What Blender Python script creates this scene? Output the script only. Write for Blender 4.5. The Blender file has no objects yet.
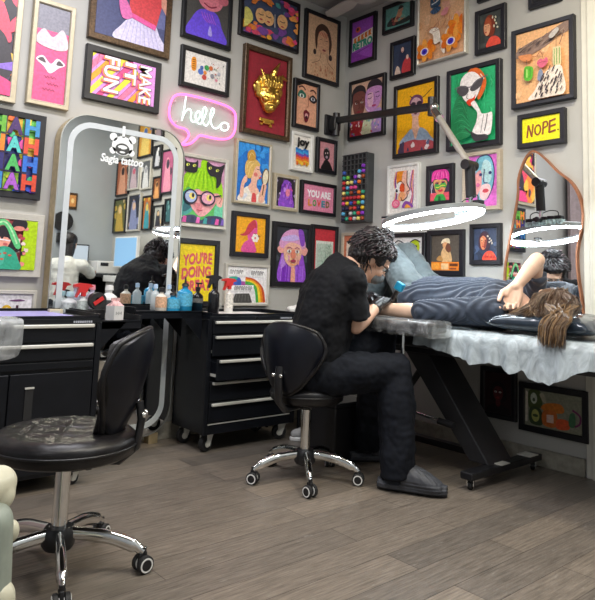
import bpy, bmesh, math, random
from mathutils import Vector, Matrix, noise
from mathutils.geometry import tessellate_polygon
random.seed(7)
S = bpy.context.scene
COL = S.collection
PI = math.pi
V = Vector

# ---------------------------------------------------------------- camera
F_PX, YAW, PITCH, ROLL, CX, CY = 640.0, math.radians(40.8), math.radians(6.5), math.radians(2.15), 297.5, 207.0
CAM = V((-3.57, -3.6, 1.0))
fwd = V((math.sin(YAW)*math.cos(PITCH), math.cos(YAW)*math.cos(PITCH), math.sin(PITCH)))
rt0 = V((math.cos(YAW), -math.sin(YAW), 0)); up0 = rt0.cross(fwd)
rt = math.cos(ROLL)*rt0 + math.sin(ROLL)*up0
up = -math.sin(ROLL)*rt0 + math.cos(ROLL)*up0
cam_d = bpy.data.cameras.new('camera'); cam = bpy.data.objects.new('camera', cam_d); COL.objects.link(cam)
m = Matrix((rt, up, -fwd)).transposed().to_4x4(); m.translation = CAM; cam.matrix_world = m
cam_d.sensor_fit = 'HORIZONTAL'; cam_d.sensor_width = 36; cam_d.lens = F_PX/595*36
cam_d.shift_x = 0; cam_d.shift_y = -(300-CY)/595.0; cam_d.clip_start = 0.02
S.camera = cam
def wl(x, y, Y=-0.03):            # a point of the left wall (plane y=Y) seen at x,y of the photo
    d = rt*((x-CX)/F_PX) + up*(-(y-CY)/F_PX) + fwd
    return CAM + d*((Y-CAM.y)/d.y)
# ---------------------------------------------------------------- world, lights, exposure
w = bpy.data.worlds.new('world'); S.world = w; w.use_nodes = True
w.node_tree.nodes['Background'].inputs[0].default_value = (.75, .8, .9, 1)
w.node_tree.nodes['Background'].inputs[1].default_value = .10
S.view_settings.view_transform = 'Standard'; S.view_settings.look = 'None'
S.view_settings.exposure = -0.12; S.view_settings.gamma = 1; S.view_settings.use_curve_mapping = False
def area(name, loc, size, power, color, size_y=None, tgt=None, spread=PI):
    l = bpy.data.lights.new(name, 'AREA'); l.energy = power; l.color = color; l.size = size
    if size_y: l.shape = 'RECTANGLE'; l.size_y = size_y
    l.spread = spread
    o = bpy.data.objects.new(name, l); COL.objects.link(o); o.location = loc
    if tgt: o.rotation_euler = (V(tgt)-V(loc)).to_track_quat('-Z', 'Y').to_euler()
    return o
area('ceiling_lamp_centre', (-2.3, -2.4, 3.1), 1.2, 46, (1, .96, .88), .12)
area('ceiling_lamp_left', (-2.5, -1.05, 3.1), 1.3, 44, (.95, .94, 1), .10)
area('ceiling_lamp_side', (-4.4, -2.2, 3.1), .12, 26, (.96, .96, 1), 1.0)
area('ceiling_lamp_right', (-1.0, -2.6, 3.1), .10, 42, (1, .90, .70), 1.1)
area('ceiling_lamp_desk', (-1.6, -3.7, 3.1), .12, 26, (.95, .98, 1), 1.0)

# ---------------------------------------------------------------- materials
_m = {}
def mat(name, color, rough=.5, metal=0.0, spec=.5, nz=0.0, scale=20, bump=0.0, alpha=1.0, emit=0, coat=0.0, stretch=(1,1,1), col2=None, sheen=0):
    if name in _m: return _m[name]
    M = bpy.data.materials.new(name); M.use_nodes = True; nt = M.node_tree; b = nt.nodes['Principled BSDF']
    c = (*color, 1)
    b.inputs['Base Color'].default_value = c; b.inputs['Roughness'].default_value = rough
    b.inputs['Metallic'].default_value = metal; b.inputs['Specular IOR Level'].default_value = spec
    b.inputs['Coat Weight'].default_value = coat; b.inputs['Coat Roughness'].default_value = .05
    if sheen: b.inputs['Sheen Weight'].default_value = sheen
    if alpha < 1: b.inputs['Alpha'].default_value = alpha
    if emit:
        b.inputs['Emission Color'].default_value = c; b.inputs['Emission Strength'].default_value = emit
    if nz or bump or col2:
        tc = nt.nodes.new('ShaderNodeTexCoord'); mp = nt.nodes.new('ShaderNodeMapping'); n = nt.nodes.new('ShaderNodeTexNoise')
        mp.inputs['Scale'].default_value = stretch
        nt.links.new(tc.outputs['Object'], mp.inputs[0]); nt.links.new(mp.outputs[0], n.inputs['Vector'])
        n.inputs['Scale'].default_value = scale; n.inputs['Detail'].default_value = 4
        if nz or col2:
            mx = nt.nodes.new('ShaderNodeMix'); mx.data_type = 'RGBA'
            rp = nt.nodes.new('ShaderNodeMapRange'); rp.inputs[1].default_value = .35; rp.inputs[2].default_value = .65
            nt.links.new(n.outputs['Fac'], rp.inputs[0]); nt.links.new(rp.outputs[0], mx.inputs[0])
            lo = (*[max(0, x*(1-nz)) for x in color], 1); hi = (*[min(1, x*(1+nz)) for x in color], 1)
            if col2: lo, hi = c, (*col2, 1)
            mx.inputs[6].default_value = lo; mx.inputs[7].default_value = hi
            nt.links.new(mx.outputs[2], b.inputs['Base Color'])
        if bump:
            bp = nt.nodes.new('ShaderNodeBump'); bp.inputs['Strength'].default_value = bump; bp.inputs['Distance'].default_value = .01
            nt.links.new(n.outputs['Fac'], bp.inputs['Height']); nt.links.new(bp.outputs[0], b.inputs['Normal'])
    _m[name] = M; return M
def lin(h):
    r = [int(h[i:i+2], 16)/255 for i in (0, 2, 4)]
    return tuple(x/12.92 if x <= .04045 else ((x+.055)/1.055)**2.4 for x in r)
def ink(h):                       # painted or printed colour on an artwork, hex
    return mat('ink_'+h, lin(h), .42, nz=.14, scale=75)
BLK = mat('black_paint', (.012, .012, .014), .35, nz=.2, scale=30)
BLK_FRAME = mat('black_frame', (.006, .006, .009), .4, nz=.25, scale=60)
CAB = mat('black_powder_coat', (.005, .006, .009), .38, spec=.35, nz=.2, scale=8, bump=.02)
RUB = mat('black_rubber', (.015, .015, .016), .6)
PLS = mat('black_plastic', (.014, .014, .016), .35)
CHR = mat('chrome', (.82, .82, .80), .12, 1.0, nz=.05, scale=5)
ALU = mat('brushed_aluminium', (.80, .79, .72), .35, .35, nz=.1, scale=40, stretch=(.1, 1, 1))
GOLD_FR = mat('champagne_wood', (.50, .43, .30), .4, .25, nz=.07, scale=40)
SILV_FR = mat('silver_wood', (.62, .59, .52), .38, .25, nz=.05, scale=40)
WOOD_FR = mat('pale_wood', (.50, .42, .32), .5, nz=.08, scale=20, stretch=(1, 1, 6))
BRONZE = mat('bronze_frame', (.095, .058, .032), .35, .5, nz=.35, scale=90, bump=.15)
WHT_FR = mat('white_frame', (.75, .74, .70), .5, nz=.04)
WHITE = mat('white_plastic', (.78, .78, .76), .4, nz=.03)
GREYFR = mat('charcoal_frame', (.010, .010, .015), .4, nz=.2, scale=40)

# ---------------------------------------------------------------- mesh kit
class MB:
    def __init__(s, *mats): s.bm = bmesh.new(); s.mats = list(mats) or [BLK]; s.mi = 0; s.M = Matrix()
    def use(s, m):
        if m not in s.mats: s.mats.append(m)
        s.mi = s.mats.index(m); return s
    def v(s, p): return s.bm.verts.new(s.M @ V(p))
    def f(s, vs):
        try: fc = s.bm.faces.new(vs); fc.material_index = s.mi; return fc
        except ValueError: return None
    def box(s, a, b, M=None, bev=0):
        M = M or Matrix()
        x0, y0, z0 = a; x1, y1, z1 = b
        bm2 = bmesh.new(); bmesh.ops.create_cube(bm2, size=1)
        for v in bm2.verts: v.co = V(((x0+x1)/2+v.co.x*(x1-x0), (y0+y1)/2+v.co.y*(y1-y0), (z0+z1)/2+v.co.z*(z1-z0)))
        if bev: bmesh.ops.bevel(bm2, geom=bm2.edges[:]+bm2.verts[:], offset=bev, segments=3, profile=.5, affect='EDGES')
        mp = {v: s.bm.verts.new(s.M @ (M @ v.co)) for v in bm2.verts}
        for f in bm2.faces:
            s.f([mp[v] for v in f.verts])
        bm2.free(); return s
    def ring_loft(s, rings, cap=True, closed=False):
        rv = [[s.v(p) for p in r] for r in rings]; n = len(rv[0])
        if closed: rv.append(rv[0])
        for a, b in zip(rv, rv[1:]):
            for i in range(n): s.f([a[i], a[(i+1) % n], b[(i+1) % n], b[i]])
        if cap and not closed:
            s.f(rv[0][::-1]); s.f(rv[-1])
        return s
    def tube(s, pts, r, n=12, cap=True, closed=False, flat=None):
        pts = [V(p) for p in pts]; rs = r if isinstance(r, (list, tuple)) else [r]*len(pts)
        N = len(pts); rings = []; ref = None
        for i, p in enumerate(pts):
            if closed: t = pts[(i+1) % N]-pts[i-1]
            else: t = pts[min(i+1, N-1)]-pts[max(i-1, 0)]
            if t.length < 1e-9: t = V((0, 0, 1))
            t.normalize()
            if ref is None: ref = V((0, 0, 1)) if abs(t.z) < .9 else V((1, 0, 0))
            u = (ref - t*ref.dot(t))
            if u.length < 1e-6: u = t.orthogonal()
            u.normalize(); w_ = t.cross(u); ref = u
            ru = rs[i]; rw = rs[i]*(flat if flat else 1)
            rings.append([p+u*math.cos(2*PI*k/n)*ru+w_*math.sin(2*PI*k/n)*rw for k in range(n)])
        return s.ring_loft(rings, cap, closed)
    def cyl(s, a, b, r, n=20, r2=None): return s.tube([a, b], [r, r if r2 is None else r2], n)
    def lathe(s, prof, c=(0, 0, 0), n=28, ax=None):
        M = Matrix.Translation(V(c)) @ (ax or Matrix())
        rv = []
        for r, z in prof:
            if r < 1e-5: rv.append([s.v(M @ V((0, 0, z)))])
            else: rv.append([s.v(M @ V((r*math.cos(2*PI*k/n), r*math.sin(2*PI*k/n), z))) for k in range(n)])
        for a, b in zip(rv, rv[1:]):
            for i in range(n):
                if len(a) == 1 and len(b) == 1: continue
                if len(a) == 1: s.f([a[0], b[i], b[(i+1) % n]])
                elif len(b) == 1: s.f([a[i], b[0], a[(i+1) % n]][::-1] if False else [a[(i+1) % n], b[0], a[i]])
                else: s.f([a[i], a[(i+1) % n], b[(i+1) % n], b[i]])
        if len(rv[0]) > 1: s.f(rv[0][::-1])
        if len(rv[-1]) > 1: s.f(rv[-1])
        return s
    def ball(s, c, r, n=16, M=None):
        r = r if isinstance(r, (list, tuple)) else (r, r, r)
        bm2 = bmesh.new(); bmesh.ops.create_icosphere(bm2, subdivisions=3, radius=1)
        MM = Matrix.Translation(V(c)) @ (M or Matrix()) @ Matrix.Diagonal((*r, 1))
        mp = {v: s.v(MM @ v.co) for v in bm2.verts}
        for f in bm2.faces: s.f([mp[v] for v in f.verts])
        bm2.free(); return s
    def limb(s, pts, rad, n=16, M=None):      # tapered limb with round ends; radii (a) or (a,b)
        pts = [V(p) for p in pts]
        s.tube(pts, rad, n)
        s.ball(pts[0], rad[0]); s.ball(pts[-1], rad[-1])
        for p, r in list(zip(pts, rad))[1:-1]: s.ball(p, r)
        return s
    def prism(s, poly, z0, z1, M=None):
        M = M or Matrix()
        a = [s.v(M @ V((x, y, z0))) for x, y in poly]; b = [s.v(M @ V((x, y, z1))) for x, y in poly]
        n = len(poly)
        for i in range(n): s.f([a[i], a[(i+1) % n], b[(i+1) % n], b[i]])
        s.f(a[::-1]); s.f(b); return s
    def build(s, name, parent=None, smooth=False, bev=0, sub=0, world=False):
        bmesh.ops.recalc_face_normals(s.bm, faces=s.bm.faces[:])
        me = bpy.data.meshes.new(name); 
        if world and parent is not None:
            inv = parent.matrix_basis.inverted()
            for v in s.bm.verts: v.co = inv @ v.co
        s.bm.to_mesh(me); s.bm.free()
        for m_ in s.mats: me.materials.append(m_)
        if smooth:
            for p in me.polygons: p.use_smooth = True
            me.set_sharp_from_angle(angle=math.radians(smooth if smooth is not True else 50))
        o = bpy.data.objects.new(name, me); COL.objects.link(o)
        if parent is not None: o.parent = parent
        if bev:
            b = o.modifiers.new('bevel', 'BEVEL'); b.width = bev; b.segments = 2; b.limit_method = 'ANGLE'
        if sub:
            b = o.modifiers.new('sub', 'SUBSURF'); b.levels = sub; b.render_levels = sub
        return o
def thing(name, label, cat, loc=(0, 0, 0), rz=0, group=None):
    o = bpy.data.objects.new(name, None); COL.objects.link(o); o.location = loc; o.rotation_euler = (0, 0, rz)
    o.matrix_basis = Matrix.Translation(V(loc)) @ Matrix.Rotation(rz, 4, 'Z')
    o.empty_display_size = .1; o['label'] = label; o['category'] = cat
    if group: o['group'] = group
    return o
def tag(o, label, cat, group=None):
    o['label'] = label; o['category'] = cat
    if group: o['group'] = group
    return o
def struct(o): o['kind'] = 'structure'; return o
def copy_tree(o, parent=None):
    c = o.copy(); COL.objects.link(c)
    if parent is not None: c.parent = parent
    for ch in [k for k in bpy.data.objects if k.parent == o]: copy_tree(ch, c)
    return c
def smooth_curve(pts, k=6, closed=False):
    pts = [V(p) for p in pts]; n = len(pts); out = []
    rng = range(n) if closed else range(n-1)
    for i in rng:
        if closed: p0, p1, p2, p3 = pts[i-1], pts[i], pts[(i+1) % n], pts[(i+2) % n]
        else: p0, p1, p2, p3 = pts[max(i-1, 0)], pts[i], pts[i+1], pts[min(i+2, n-1)]
        for j in range(k):
            t = j/k
            out.append(.5*((2*p1)+(p2-p0)*t+(2*p0-5*p1+4*p2-p3)*t*t+(3*p1-p0-3*p2+p3)*t**3))
    if not closed: out.append(pts[-1])
    return out
def remesh(mb, name, voxel, mats, parent=None, smooth_it=6, fn=None, world=True):
    """union of overlapping closed volumes as ONE continuous surface"""
    bmesh.ops.recalc_face_normals(mb.bm, faces=mb.bm.faces[:])
    me = bpy.data.meshes.new('tmp'); mb.bm.to_mesh(me); mb.bm.free()
    o = bpy.data.objects.new('tmp', me); COL.objects.link(o)
    r = o.modifiers.new('r', 'REMESH'); r.mode = 'VOXEL'; r.voxel_size = voxel
    if smooth_it:
        q = o.modifiers.new('s', 'SMOOTH'); q.factor = .5; q.iterations = smooth_it
    dg = bpy.context.evaluated_depsgraph_get(); dg.update()
    me2 = bpy.data.meshes.new_from_object(o.evaluated_get(dg))
    bpy.data.objects.remove(o); me2.name = name; me2.materials.clear()
    for m_ in mats: me2.materials.append(m_)
    if fn:
        ns = [v.normal.copy() for v in me2.vertices]
        for v, nn in zip(me2.vertices, ns): v.co = v.co + nn*fn(v.co, nn)
    if parent is not None:
        inv = parent.matrix_basis.inverted()
        for v in me2.vertices: v.co = inv @ v.co
    for p in me2.polygons: p.use_smooth = True
    o = bpy.data.objects.new(name, me2); COL.objects.link(o)
    if parent is not None: o.parent = parent
    return o
_fonts = {}
def text_geo(body, bold=.0, shear=0):
    k = (body, bold, shear)
    if k in _fonts: return _fonts[k]
    c = bpy.data.curves.new('t', 'FONT'); c.body = body; c.size = 1; c.offset = bold; c.shear = shear; c.resolution_u = 3
    o = bpy.data.objects.new('t', c); COL.objects.link(o)
    dg = bpy.context.evaluated_depsgraph_get(); dg.update()
    me = bpy.data.meshes.new_from_object(o.evaluated_get(dg))
    vs = [v.co.copy() for v in me.vertices]; fs = [tuple(p.vertices) for p in me.polygons]
    bpy.data.objects.remove(o); bpy.data.meshes.remove(me)
    x0 = min(v.x for v in vs); x1 = max(v.x for v in vs); y0 = min(v.y for v in vs); y1 = max(v.y for v in vs)
    vs = [((v.x-x0)/(x1-x0), (v.y-y0)/(y1-y0)) for v in vs]
    _fonts[k] = (vs, fs); return _fonts[k]

# ---------------------------------------------------------------- room shell
RX0, RY0, RH = -5.0, -4.3, 3.16
def wall_mat():
    M = mat('wall_paint', (.46, .45, .42), .6, nz=.05, scale=3, bump=.02); return M
WALL = wall_mat()
GREYWALL = mat('wall_paint_grey', (.40, .44, .47), .6, nz=.04, scale=3)
CEIL = mat('ceiling_paint', (.36, .35, .33), .7, nz=.05, scale=4)
def floor_mat():
    M = bpy.data.materials.new('wood_plank_floor'); M.use_nodes = True; nt = M.node_tree; N = nt.nodes; L = nt.links; b = N['Principled BSDF']
    tc = N.new('ShaderNodeTexCoord'); br = N.new('ShaderNodeTexBrick')
    L.new(tc.outputs['Object'], br.inputs['Vector'])
    br.offset = .37; br.inputs['Scale'].default_value = 1; br.inputs['Brick Width'].default_value = 1.2; br.inputs['Row Height'].default_value = .15
    br.inputs['Mortar Size'].default_value = .0015; br.inputs['Color1'].default_value = (.205, .17, .135, 1); br.inputs['Color2'].default_value = (.115, .10, .086, 1)
    br.inputs['Mortar'].default_value = (.05, .04, .035, 1); br.inputs['Bias'].default_value = -.1
    mp = N.new('ShaderNodeMapping'); mp.inputs['Scale'].default_value = (1.6, 26, 1); L.new(tc.outputs['Object'], mp.inputs[0])
    n1 = N.new('ShaderNodeTexNoise'); n1.inputs['Scale'].default_value = 4.5; n1.inputs['Detail'].default_value = 8; n1.inputs['Roughness'].default_value = .65; L.new(mp.outputs[0], n1.inputs['Vector'])
    mr = N.new('ShaderNodeMapRange'); mr.inputs[1].default_value = .3; mr.inputs[2].default_value = .72; mr.inputs[3].default_value = .55; mr.inputs[4].default_value = 1.6
    L.new(n1.outputs['Fac'], mr.inputs[0])
    mx = N.new('ShaderNodeMix'); mx.data_type = 'RGBA'; mx.blend_type = 'MULTIPLY'; mx.inputs[0].default_value = 1
    L.new(br.outputs['Color'], mx.inputs[6]); L.new(mr.outputs[0], mx.inputs[7])
    # pale scuffs
    mp2 = N.new('ShaderNodeMapping'); mp2.inputs['Scale'].default_value = (1, 4, 1); mp2.inputs['Rotation'].default_value = (0, 0, .5); L.new(tc.outputs['Object'], mp2.inputs[0])
    n2 = N.new('ShaderNodeTexNoise'); n2.inputs['Scale'].default_value = 9; n2.inputs['Detail'].default_value = 6; n2.inputs['Roughness'].default_value = .7; L.new(mp2.outputs[0], n2.inputs['Vector'])
    m2 = N.new('ShaderNodeMapRange'); m2.inputs[1].default_value = .61; m2.inputs[2].default_value = .74; m2.inputs[3].default_value = 0; m2.inputs[4].default_value = .55; L.new(n2.outputs['Fac'], m2.inputs[0])
    mx2 = N.new('ShaderNodeMix'); mx2.data_type = 'RGBA'; L.new(m2.outputs[0], mx2.inputs[0]); L.new(mx.outputs[2], mx2.inputs[6]); mx2.inputs[7].default_value = (.36, .34, .31, 1)
    L.new(mx2.outputs[2], b.inputs['Base Color'])
    b.inputs['Roughness'].default_value = .33; b.inputs['Specular IOR Level'].default_value = .45
    m3 = N.new('ShaderNodeMapRange'); m3.inputs[3].default_value = .24; m3.inputs[4].default_value = .42; L.new(n1.outputs['Fac'], m3.inputs[0]); L.new(m3.outputs[0], b.inputs['Roughness'])
    bp = N.new('ShaderNodeBump'); bp.inputs['Strength'].default_value = .12; bp.inputs['Distance'].default_value = .004; L.new(n1.outputs['Fac'], bp.inputs['Height']); L.new(bp.outputs[0], b.inputs['Normal'])
    return M
struct(MB(floor_mat()).box((RX0, RY0, -.1), (.1, .1, 0)).build('floor'))
struct(MB(CEIL).box((RX0, RY0, RH), (.1, .1, RH+.1)).build('ceiling'))
struct(MB(WALL).box((RX0, 0, 0), (.1, .1, RH)).build('wall_left'))
struct(MB(WALL).box((0, RY0, 0), (.1, 0, RH)).build('wall_right'))
struct(MB(GREYWALL).box((RX0, RY0-.1, 0), (.1, RY0, RH)).build('wall_back'))
struct(MB(GREYWALL).box((RX0-.1, RY0, 0), (RX0, .1, RH)).build('wall_side'))
BB = mat('baseboard_stone', (.30, .28, .23), .4, nz=.18, scale=25)
struct(MB(BB).box((RX0, -.022, 0), (-.022, 0, .10)).build('baseboard_left', bev=.003))
struct(MB(BB).box((-.022, -1.935, 0), (0, 0, .095)).build('baseboard_right', bev=.003))
TRM = mat('cream_trim', (.66, .64, .56), .45, nz=.03)
t = MB(TRM); t.box((-.018, -2.09, 0), (0, -1.945, RH), bev=.004); t.box((-.035, -2.09, 0), (-.018, -1.985, RH), bev=.005)
struct(t.build('trim_1'))
# ---------------------------------------------------------------- artworks: flat printed sheets, in 0..1 sheet coordinates
class Art:
    def __init__(s, w, h, depth): s.w, s.h = w, h; s.y = -depth; s.mb = MB(ink('ffffff')); s.k = 0
    def pt(s, x, y): return ((x-.5)*s.w, s.y - s.k*.00035, y*s.h)
    def clip(s, P):
        for ax, lim, sg in ((0, 0, 1), (0, 1, -1), (1, 0, 1), (1, 1, -1)):
            out = []
            for i in range(len(P)):
                a, b = P[i-1], P[i]; ia = (a[ax]-lim)*sg >= -1e-9; ib = (b[ax]-lim)*sg >= -1e-9
                if ia != ib:
                    t = (lim-a[ax])/(b[ax]-a[ax]); out.append((a[0]+(b[0]-a[0])*t, a[1]+(b[1]-a[1])*t))
                if ib: out.append(b)
            P = out
            if not P: return P
        return P
    def P(s, col, pts, sm=False):
        if sm: pts = [(p.x, p.y) for p in smooth_curve([(x, y, 0) for x, y in pts], 5, True)]
        pts = s.clip([tuple(p) for p in pts])
        if len(pts) < 3: return s
        s.k += 1; s.mb.use(ink(col))
        vs = [s.mb.v(s.pt(*p)) for p in pts]
        for tr in tessellate_polygon([[V((x, y, 0)) for x, y in pts]]): s.mb.f([vs[i] for i in tr])
        return s
    def E(s, col, cx, cy, rx, ry, rot=0, n=20):
        c, q = math.cos(rot), math.sin(rot)
        return s.P(col, [(cx+rx*math.cos(2*PI*i/n)*c-ry*math.sin(2*PI*i/n)*q, cy+rx*math.cos(2*PI*i/n)*q+ry*math.sin(2*PI*i/n)*c) for i in range(n)])
    def R(s, col, x0, y0, x1, y1): return s.P(col, [(x0, y0), (x1, y0), (x1, y1), (x0, y1)])
    def L(s, col, pts, wd=.02, sm=True):
        if sm and len(pts) > 2: pts = [(p.x, p.y) for p in smooth_curve([(x, y, 0) for x, y in pts], 4)]
        a, b = [], []
        ar = s.w/s.h
        for i in range(len(pts)):
            p, q = pts[max(i-1, 0)], pts[min(i+1, len(pts)-1)]
            dx, dy = (q[0]-p[0])*s.w, (q[1]-p[1])*s.h; l = math.hypot(dx, dy) or 1
            nx, ny = -dy/l*wd/2, dx/l*wd/2*ar
            a.append((pts[i][0]+nx, pts[i][1]+ny)); b.append((pts[i][0]-nx, pts[i][1]-ny))
        s.k += 1; s.mb.use(ink(col)); 
        cl = lambda p: (min(max(p[0], 0), 1), min(max(p[1], 0), 1))
        va = [s.mb.v(s.pt(*cl(p))) for p in a]; vb = [s.mb.v(s.pt(*cl(p))) for p in b]
        for i in range(len(pts)-1): s.mb.f([va[i], va[i+1], vb[i+1], vb[i]])
        return s
    def T(s, col, body, x0, y0, x1, y1, bold=.02, rot=0, shear=0, arc=0, up=0):
        vs, fs = text_geo(body, bold, shear); s.k += 1; s.mb.use(ink(col)); o = []
        for u, v_ in vs:
            if arc: v_ = v_ + arc*(4*u*(1-u)-.5)
            v_ += up*u
            if rot == -90: X, Y = x0+v_*(x1-x0), y1-u*(y1-y0)
            else: X, Y = x0+u*(x1-x0), y0+v_*(y1-y0)
            o.append(s.mb.v(s.pt(X, Y)))
        for f in fs: s.mb.f([o[i] for i in f])
        return s
    def face(s, cx, cy, r, skin='e8b898', hair='3a2a28', lip='b03040', eye='201818', ar=None, neck=True, top=None, brow=None, cheek=None, hairk=1.25, look=0, body=True):
        k = ar or s.w/s.h                       # keep the face upright on any sheet
        ry = r*k*1.3
        if hairk: s.P(hair, [(cx-r*hairk, cy-ry*.7), (cx-r*hairk*1.05, cy+ry*.4), (cx-r*.6, cy+ry*1.2), (cx+r*.3, cy+ry*1.3), (cx+r*hairk, cy+ry*.7), (cx+r*hairk*1.05, cy-ry*.6), (cx+r*.6, cy-ry*1.0), (cx-r*.6, cy-ry*1.0)], True)
        if body:
            s.P(top or hair, [(cx-r*2.1, -.05), (cx-r*1.8, cy-ry*1.6), (cx-r*.5, cy-ry*1.25), (cx+r*.5, cy-ry*1.25), (cx+r*1.8, cy-ry*1.6), (cx+r*2.1, -.05)])
        if neck: s.P(skin, [(cx-r*.35, cy-ry*.6), (cx-r*.4, cy-ry*1.35), (cx, cy-ry*1.6), (cx+r*.4, cy-ry*1.35), (cx+r*.35, cy-ry*.6)])
        s.P(skin, [(cx-r*.85, cy+ry*.3), (cx-r*.6, cy+ry*.9), (cx, cy+ry*1.02), (cx+r*.6, cy+ry*.9), (cx+r*.85, cy+ry*.3), (cx+r*.72, cy-ry*.4), (cx+r*.3, cy-ry*.88), (cx, cy-ry*.98), (cx-r*.3, cy-ry*.88), (cx-r*.72, cy-ry*.4)], True)
        if hairk: s.P(hair, [(cx-r*.9, cy+ry*.25), (cx-r*.7, cy+ry*1.0), (cx+r*.1, cy+ry*1.15), (cx+r*.85, cy+ry*.9), (cx+r*.92, cy+ry*.3), (cx+r*.5, cy+ry*.7), (cx-r*.3, cy+ry*.75)], True)
        for q in (-1, 1):
            ex = cx+q*r*.38+look*r*.1
            s.E('f4f0e8', ex, cy+ry*.12, r*.2, ry*.1); s.E(eye, ex+look*r*.05, cy+ry*.12, r*.1, ry*.09)
            s.L(brow or hair, [(ex-r*.25, cy+ry*.28), (ex, cy+ry*.36), (ex+r*.25, cy+ry*.28)], r*.1)
            if cheek: s.E(cheek, cx+q*r*.5, cy-ry*.22, r*.2, ry*.12)
        s.L(brow or hair, [(cx, cy+ry*.1), (cx+r*.1, cy-ry*.22), (cx-r*.05, cy-ry*.26)], r*.06)
        s.E(lip, cx, cy-ry*.52, r*.28, ry*.12)
        return s
def rnd_blobs(a, cols, n, seed, r0=.04, r1=.12, box=(0, 0, 1, 1)):
    R = random.Random(seed)
    for i in range(n):
        x, y, r = R.uniform(box[0], box[2]), R.uniform(box[1], box[3]), R.uniform(r0, r1)
        a.P(R.choice(cols), [(x+r*R.uniform(.6, 1.3)*math.cos(t), y+r*R.uniform(.6, 1.3)*math.sin(t)) for t in [j*PI/4 for j in range(8)]], True)
    return a
# --- every sheet
def a_abstract(a):
    a.R('3c2f3f', 0, 0, 1, 1); rnd_blobs(a, ['f0506a', 'f58a3a', 'f7c04a', '2c2630', 'e83c7a', '4a3a52'], 46, 3, .06, .2)
    a.P('35303a', [(.55, .3), (.7, .55), (.9, .5), (1, .2), (.75, .12)], True); a.P('f04a86', [(.4, 0), (.6, .18), (1, .12), (1, 0)], True); a.P('8f6cd0', [(.7, .22), (1, .3), (1, .22)])
def a_pinkquote(a):
    a.R('e9568c', 0, 0, 1, 1); a.R('8a8894', 0, .74, 1, 1); a.P('f5e8ee', [(.05, .42), (.3, .36), (.5, .3), (.75, .37), (.95, .42), (.7, .47), (.5, .4), (.25, .47)], True)
    a.P('5c4a52', [(.1, .42), (.35, .4), (.25, .45)], True); a.P('5c4a52', [(.9, .41), (.68, .4), (.75, .45)], True)
    for y, x0, x1 in ((.26, .32, .7), (.19, .42, .78), (.13, .3, .68)):
        a.L('7c3050', [(x0+(x1-x0)*i/10, y+.012*math.sin(i*2.4)) for i in range(11)], .014)
    a.P('d8c8d0', [(.0, .6), (.2, .75), (.5, .68), (.8, .78), (1, .6), (.6, .55)], True)
def a_skirt(a):
    a.R('4a4f78', 0, 0, 1, 1); a.P('5f8fb0', [(0, .5), (.2, .55), (.15, 1), (0, 1)]); a.R('6a6fa0', .8, .3, 1, .8)
    a.P('d8d0ec', [(.28, .0), (.36, .2), (.5, .33), (.8, .36), (.92, .2), (1, 0)], True)
    for i in range(9): a.L('b8aedc', [(.36+i*.07, 0), (.45+i*.045, .3)], .008, False)
    a.P('d6474e', [(.46, .38), (.44, .7), (.5, 1), (.95, 1), (.93, .6), (.86, .3)]); a.P('e85ca0', [(.46, .34), (.47, .4), (.86, .32), (.85, .25)])
    a.P('d99a86', [(.18, 1), (.28, .62), (.36, .46), (.42, .5), (.34, .68), (.28, 1)], True); a.P('e070b0', [(.3, .55), (.36, .3), (.5, .34), (.42, .52)], True)
    a.P('d99a86', [(.9, .9), (1, .7), (1, .5), (.92, .6)])
def a_fun(a):
    a.R('e79be6', 0, 0, 1, 1)
    for i in range(13):
        x = -.55+i*.16; a.P(['f4ea3a', 'f07aa0', 'f7a52e', 'fbe84a', 'e64c8c'][i % 5], [(x, 0), (x+.09, 0), (x+.62, 1), (x+.5, 1)])
        a.L('6a2a55', [(x, 0), (x+.5, 1)], .006, False)
    a.P('e79be6', [(.62, 1), (1, 1), (1, 0), (.93, 0), (.78, .6)])
    for w_, x0, x1, y0, y1 in (('FUN', .18, .42, .12, .98), ('IT', .5, .68, .42, .95), ('MAKE', .74, .94, .02, .96)):
        for d, c in ((.035, 'e0508c'), (.018, 'f5b12c')): a.T(c, w_, x0-d, y0-d, x1-d, y1-d, .03, -90)
        a.T('7a3a66', w_, x0-.008, y0-.008, x1+.008, y1+.008, .035, -90); a.T('fdf7fb', w_, x0, y0, x1, y1, .02, -90)
def a_purplefig(a):
    a.R('4c4a48', 0, 0, 1, 1); a.P('6c4ee0', [(.05, 0), (.15, .35), (.35, .55), (.7, .55), (.85, .3), (.95, 0)], True); a.E('e08090', .55, .78, .3, .22); a.E('d06f80', .85, .85, .13, .1)
    a.L('8c2040', [(.4, .68), (.55, .63), (.7, .68)], .03); a.E('302030', .45, .85, .03, .03); a.E('302030', .65, .85, .03, .03)
    for i in range(5): a.L('b060e0', [(.35+.06*i, .5), (.4+.06*i, .4), (.5+.05*i, .33)], .02)
    a.P('b0a0f0', [(.52, .1), (.56, .28), (.62, .1)], True)
def a_monsters(a):
    a.R('e8e2dc', 0, 0, 1, 1); a.P('f09a2c', [(.17, .45), (.27, .47), (.26, .83), (.16, .8)], True)
    for i in range(5): a.L('7a3a10', [(.18, .5+i*.065), (.25, .51+i*.065)], .014, False)
    for c, x, y, r in (('5878c8', .38, .45, .08), ('c24840', .47, .3, .07), ('3a9a50', .52, .62, .07), ('d06a3a', .62, .64, .06), ('4060b0', .4, .58, .05), ('e08a3a', .48, .45, .05), ('8a8a92', .66, .4, .06), ('dc90a0', .76, .3, .04), ('b0b0b8', .82, .52, .05)): a.E(c, x, y, r*.8, r*1.2)
    rnd_blobs(a, ['505860', '88a070', 'c05040', '404a90'], 22, 5, .008, .02, (.35, .2, .92, .8))
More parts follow.
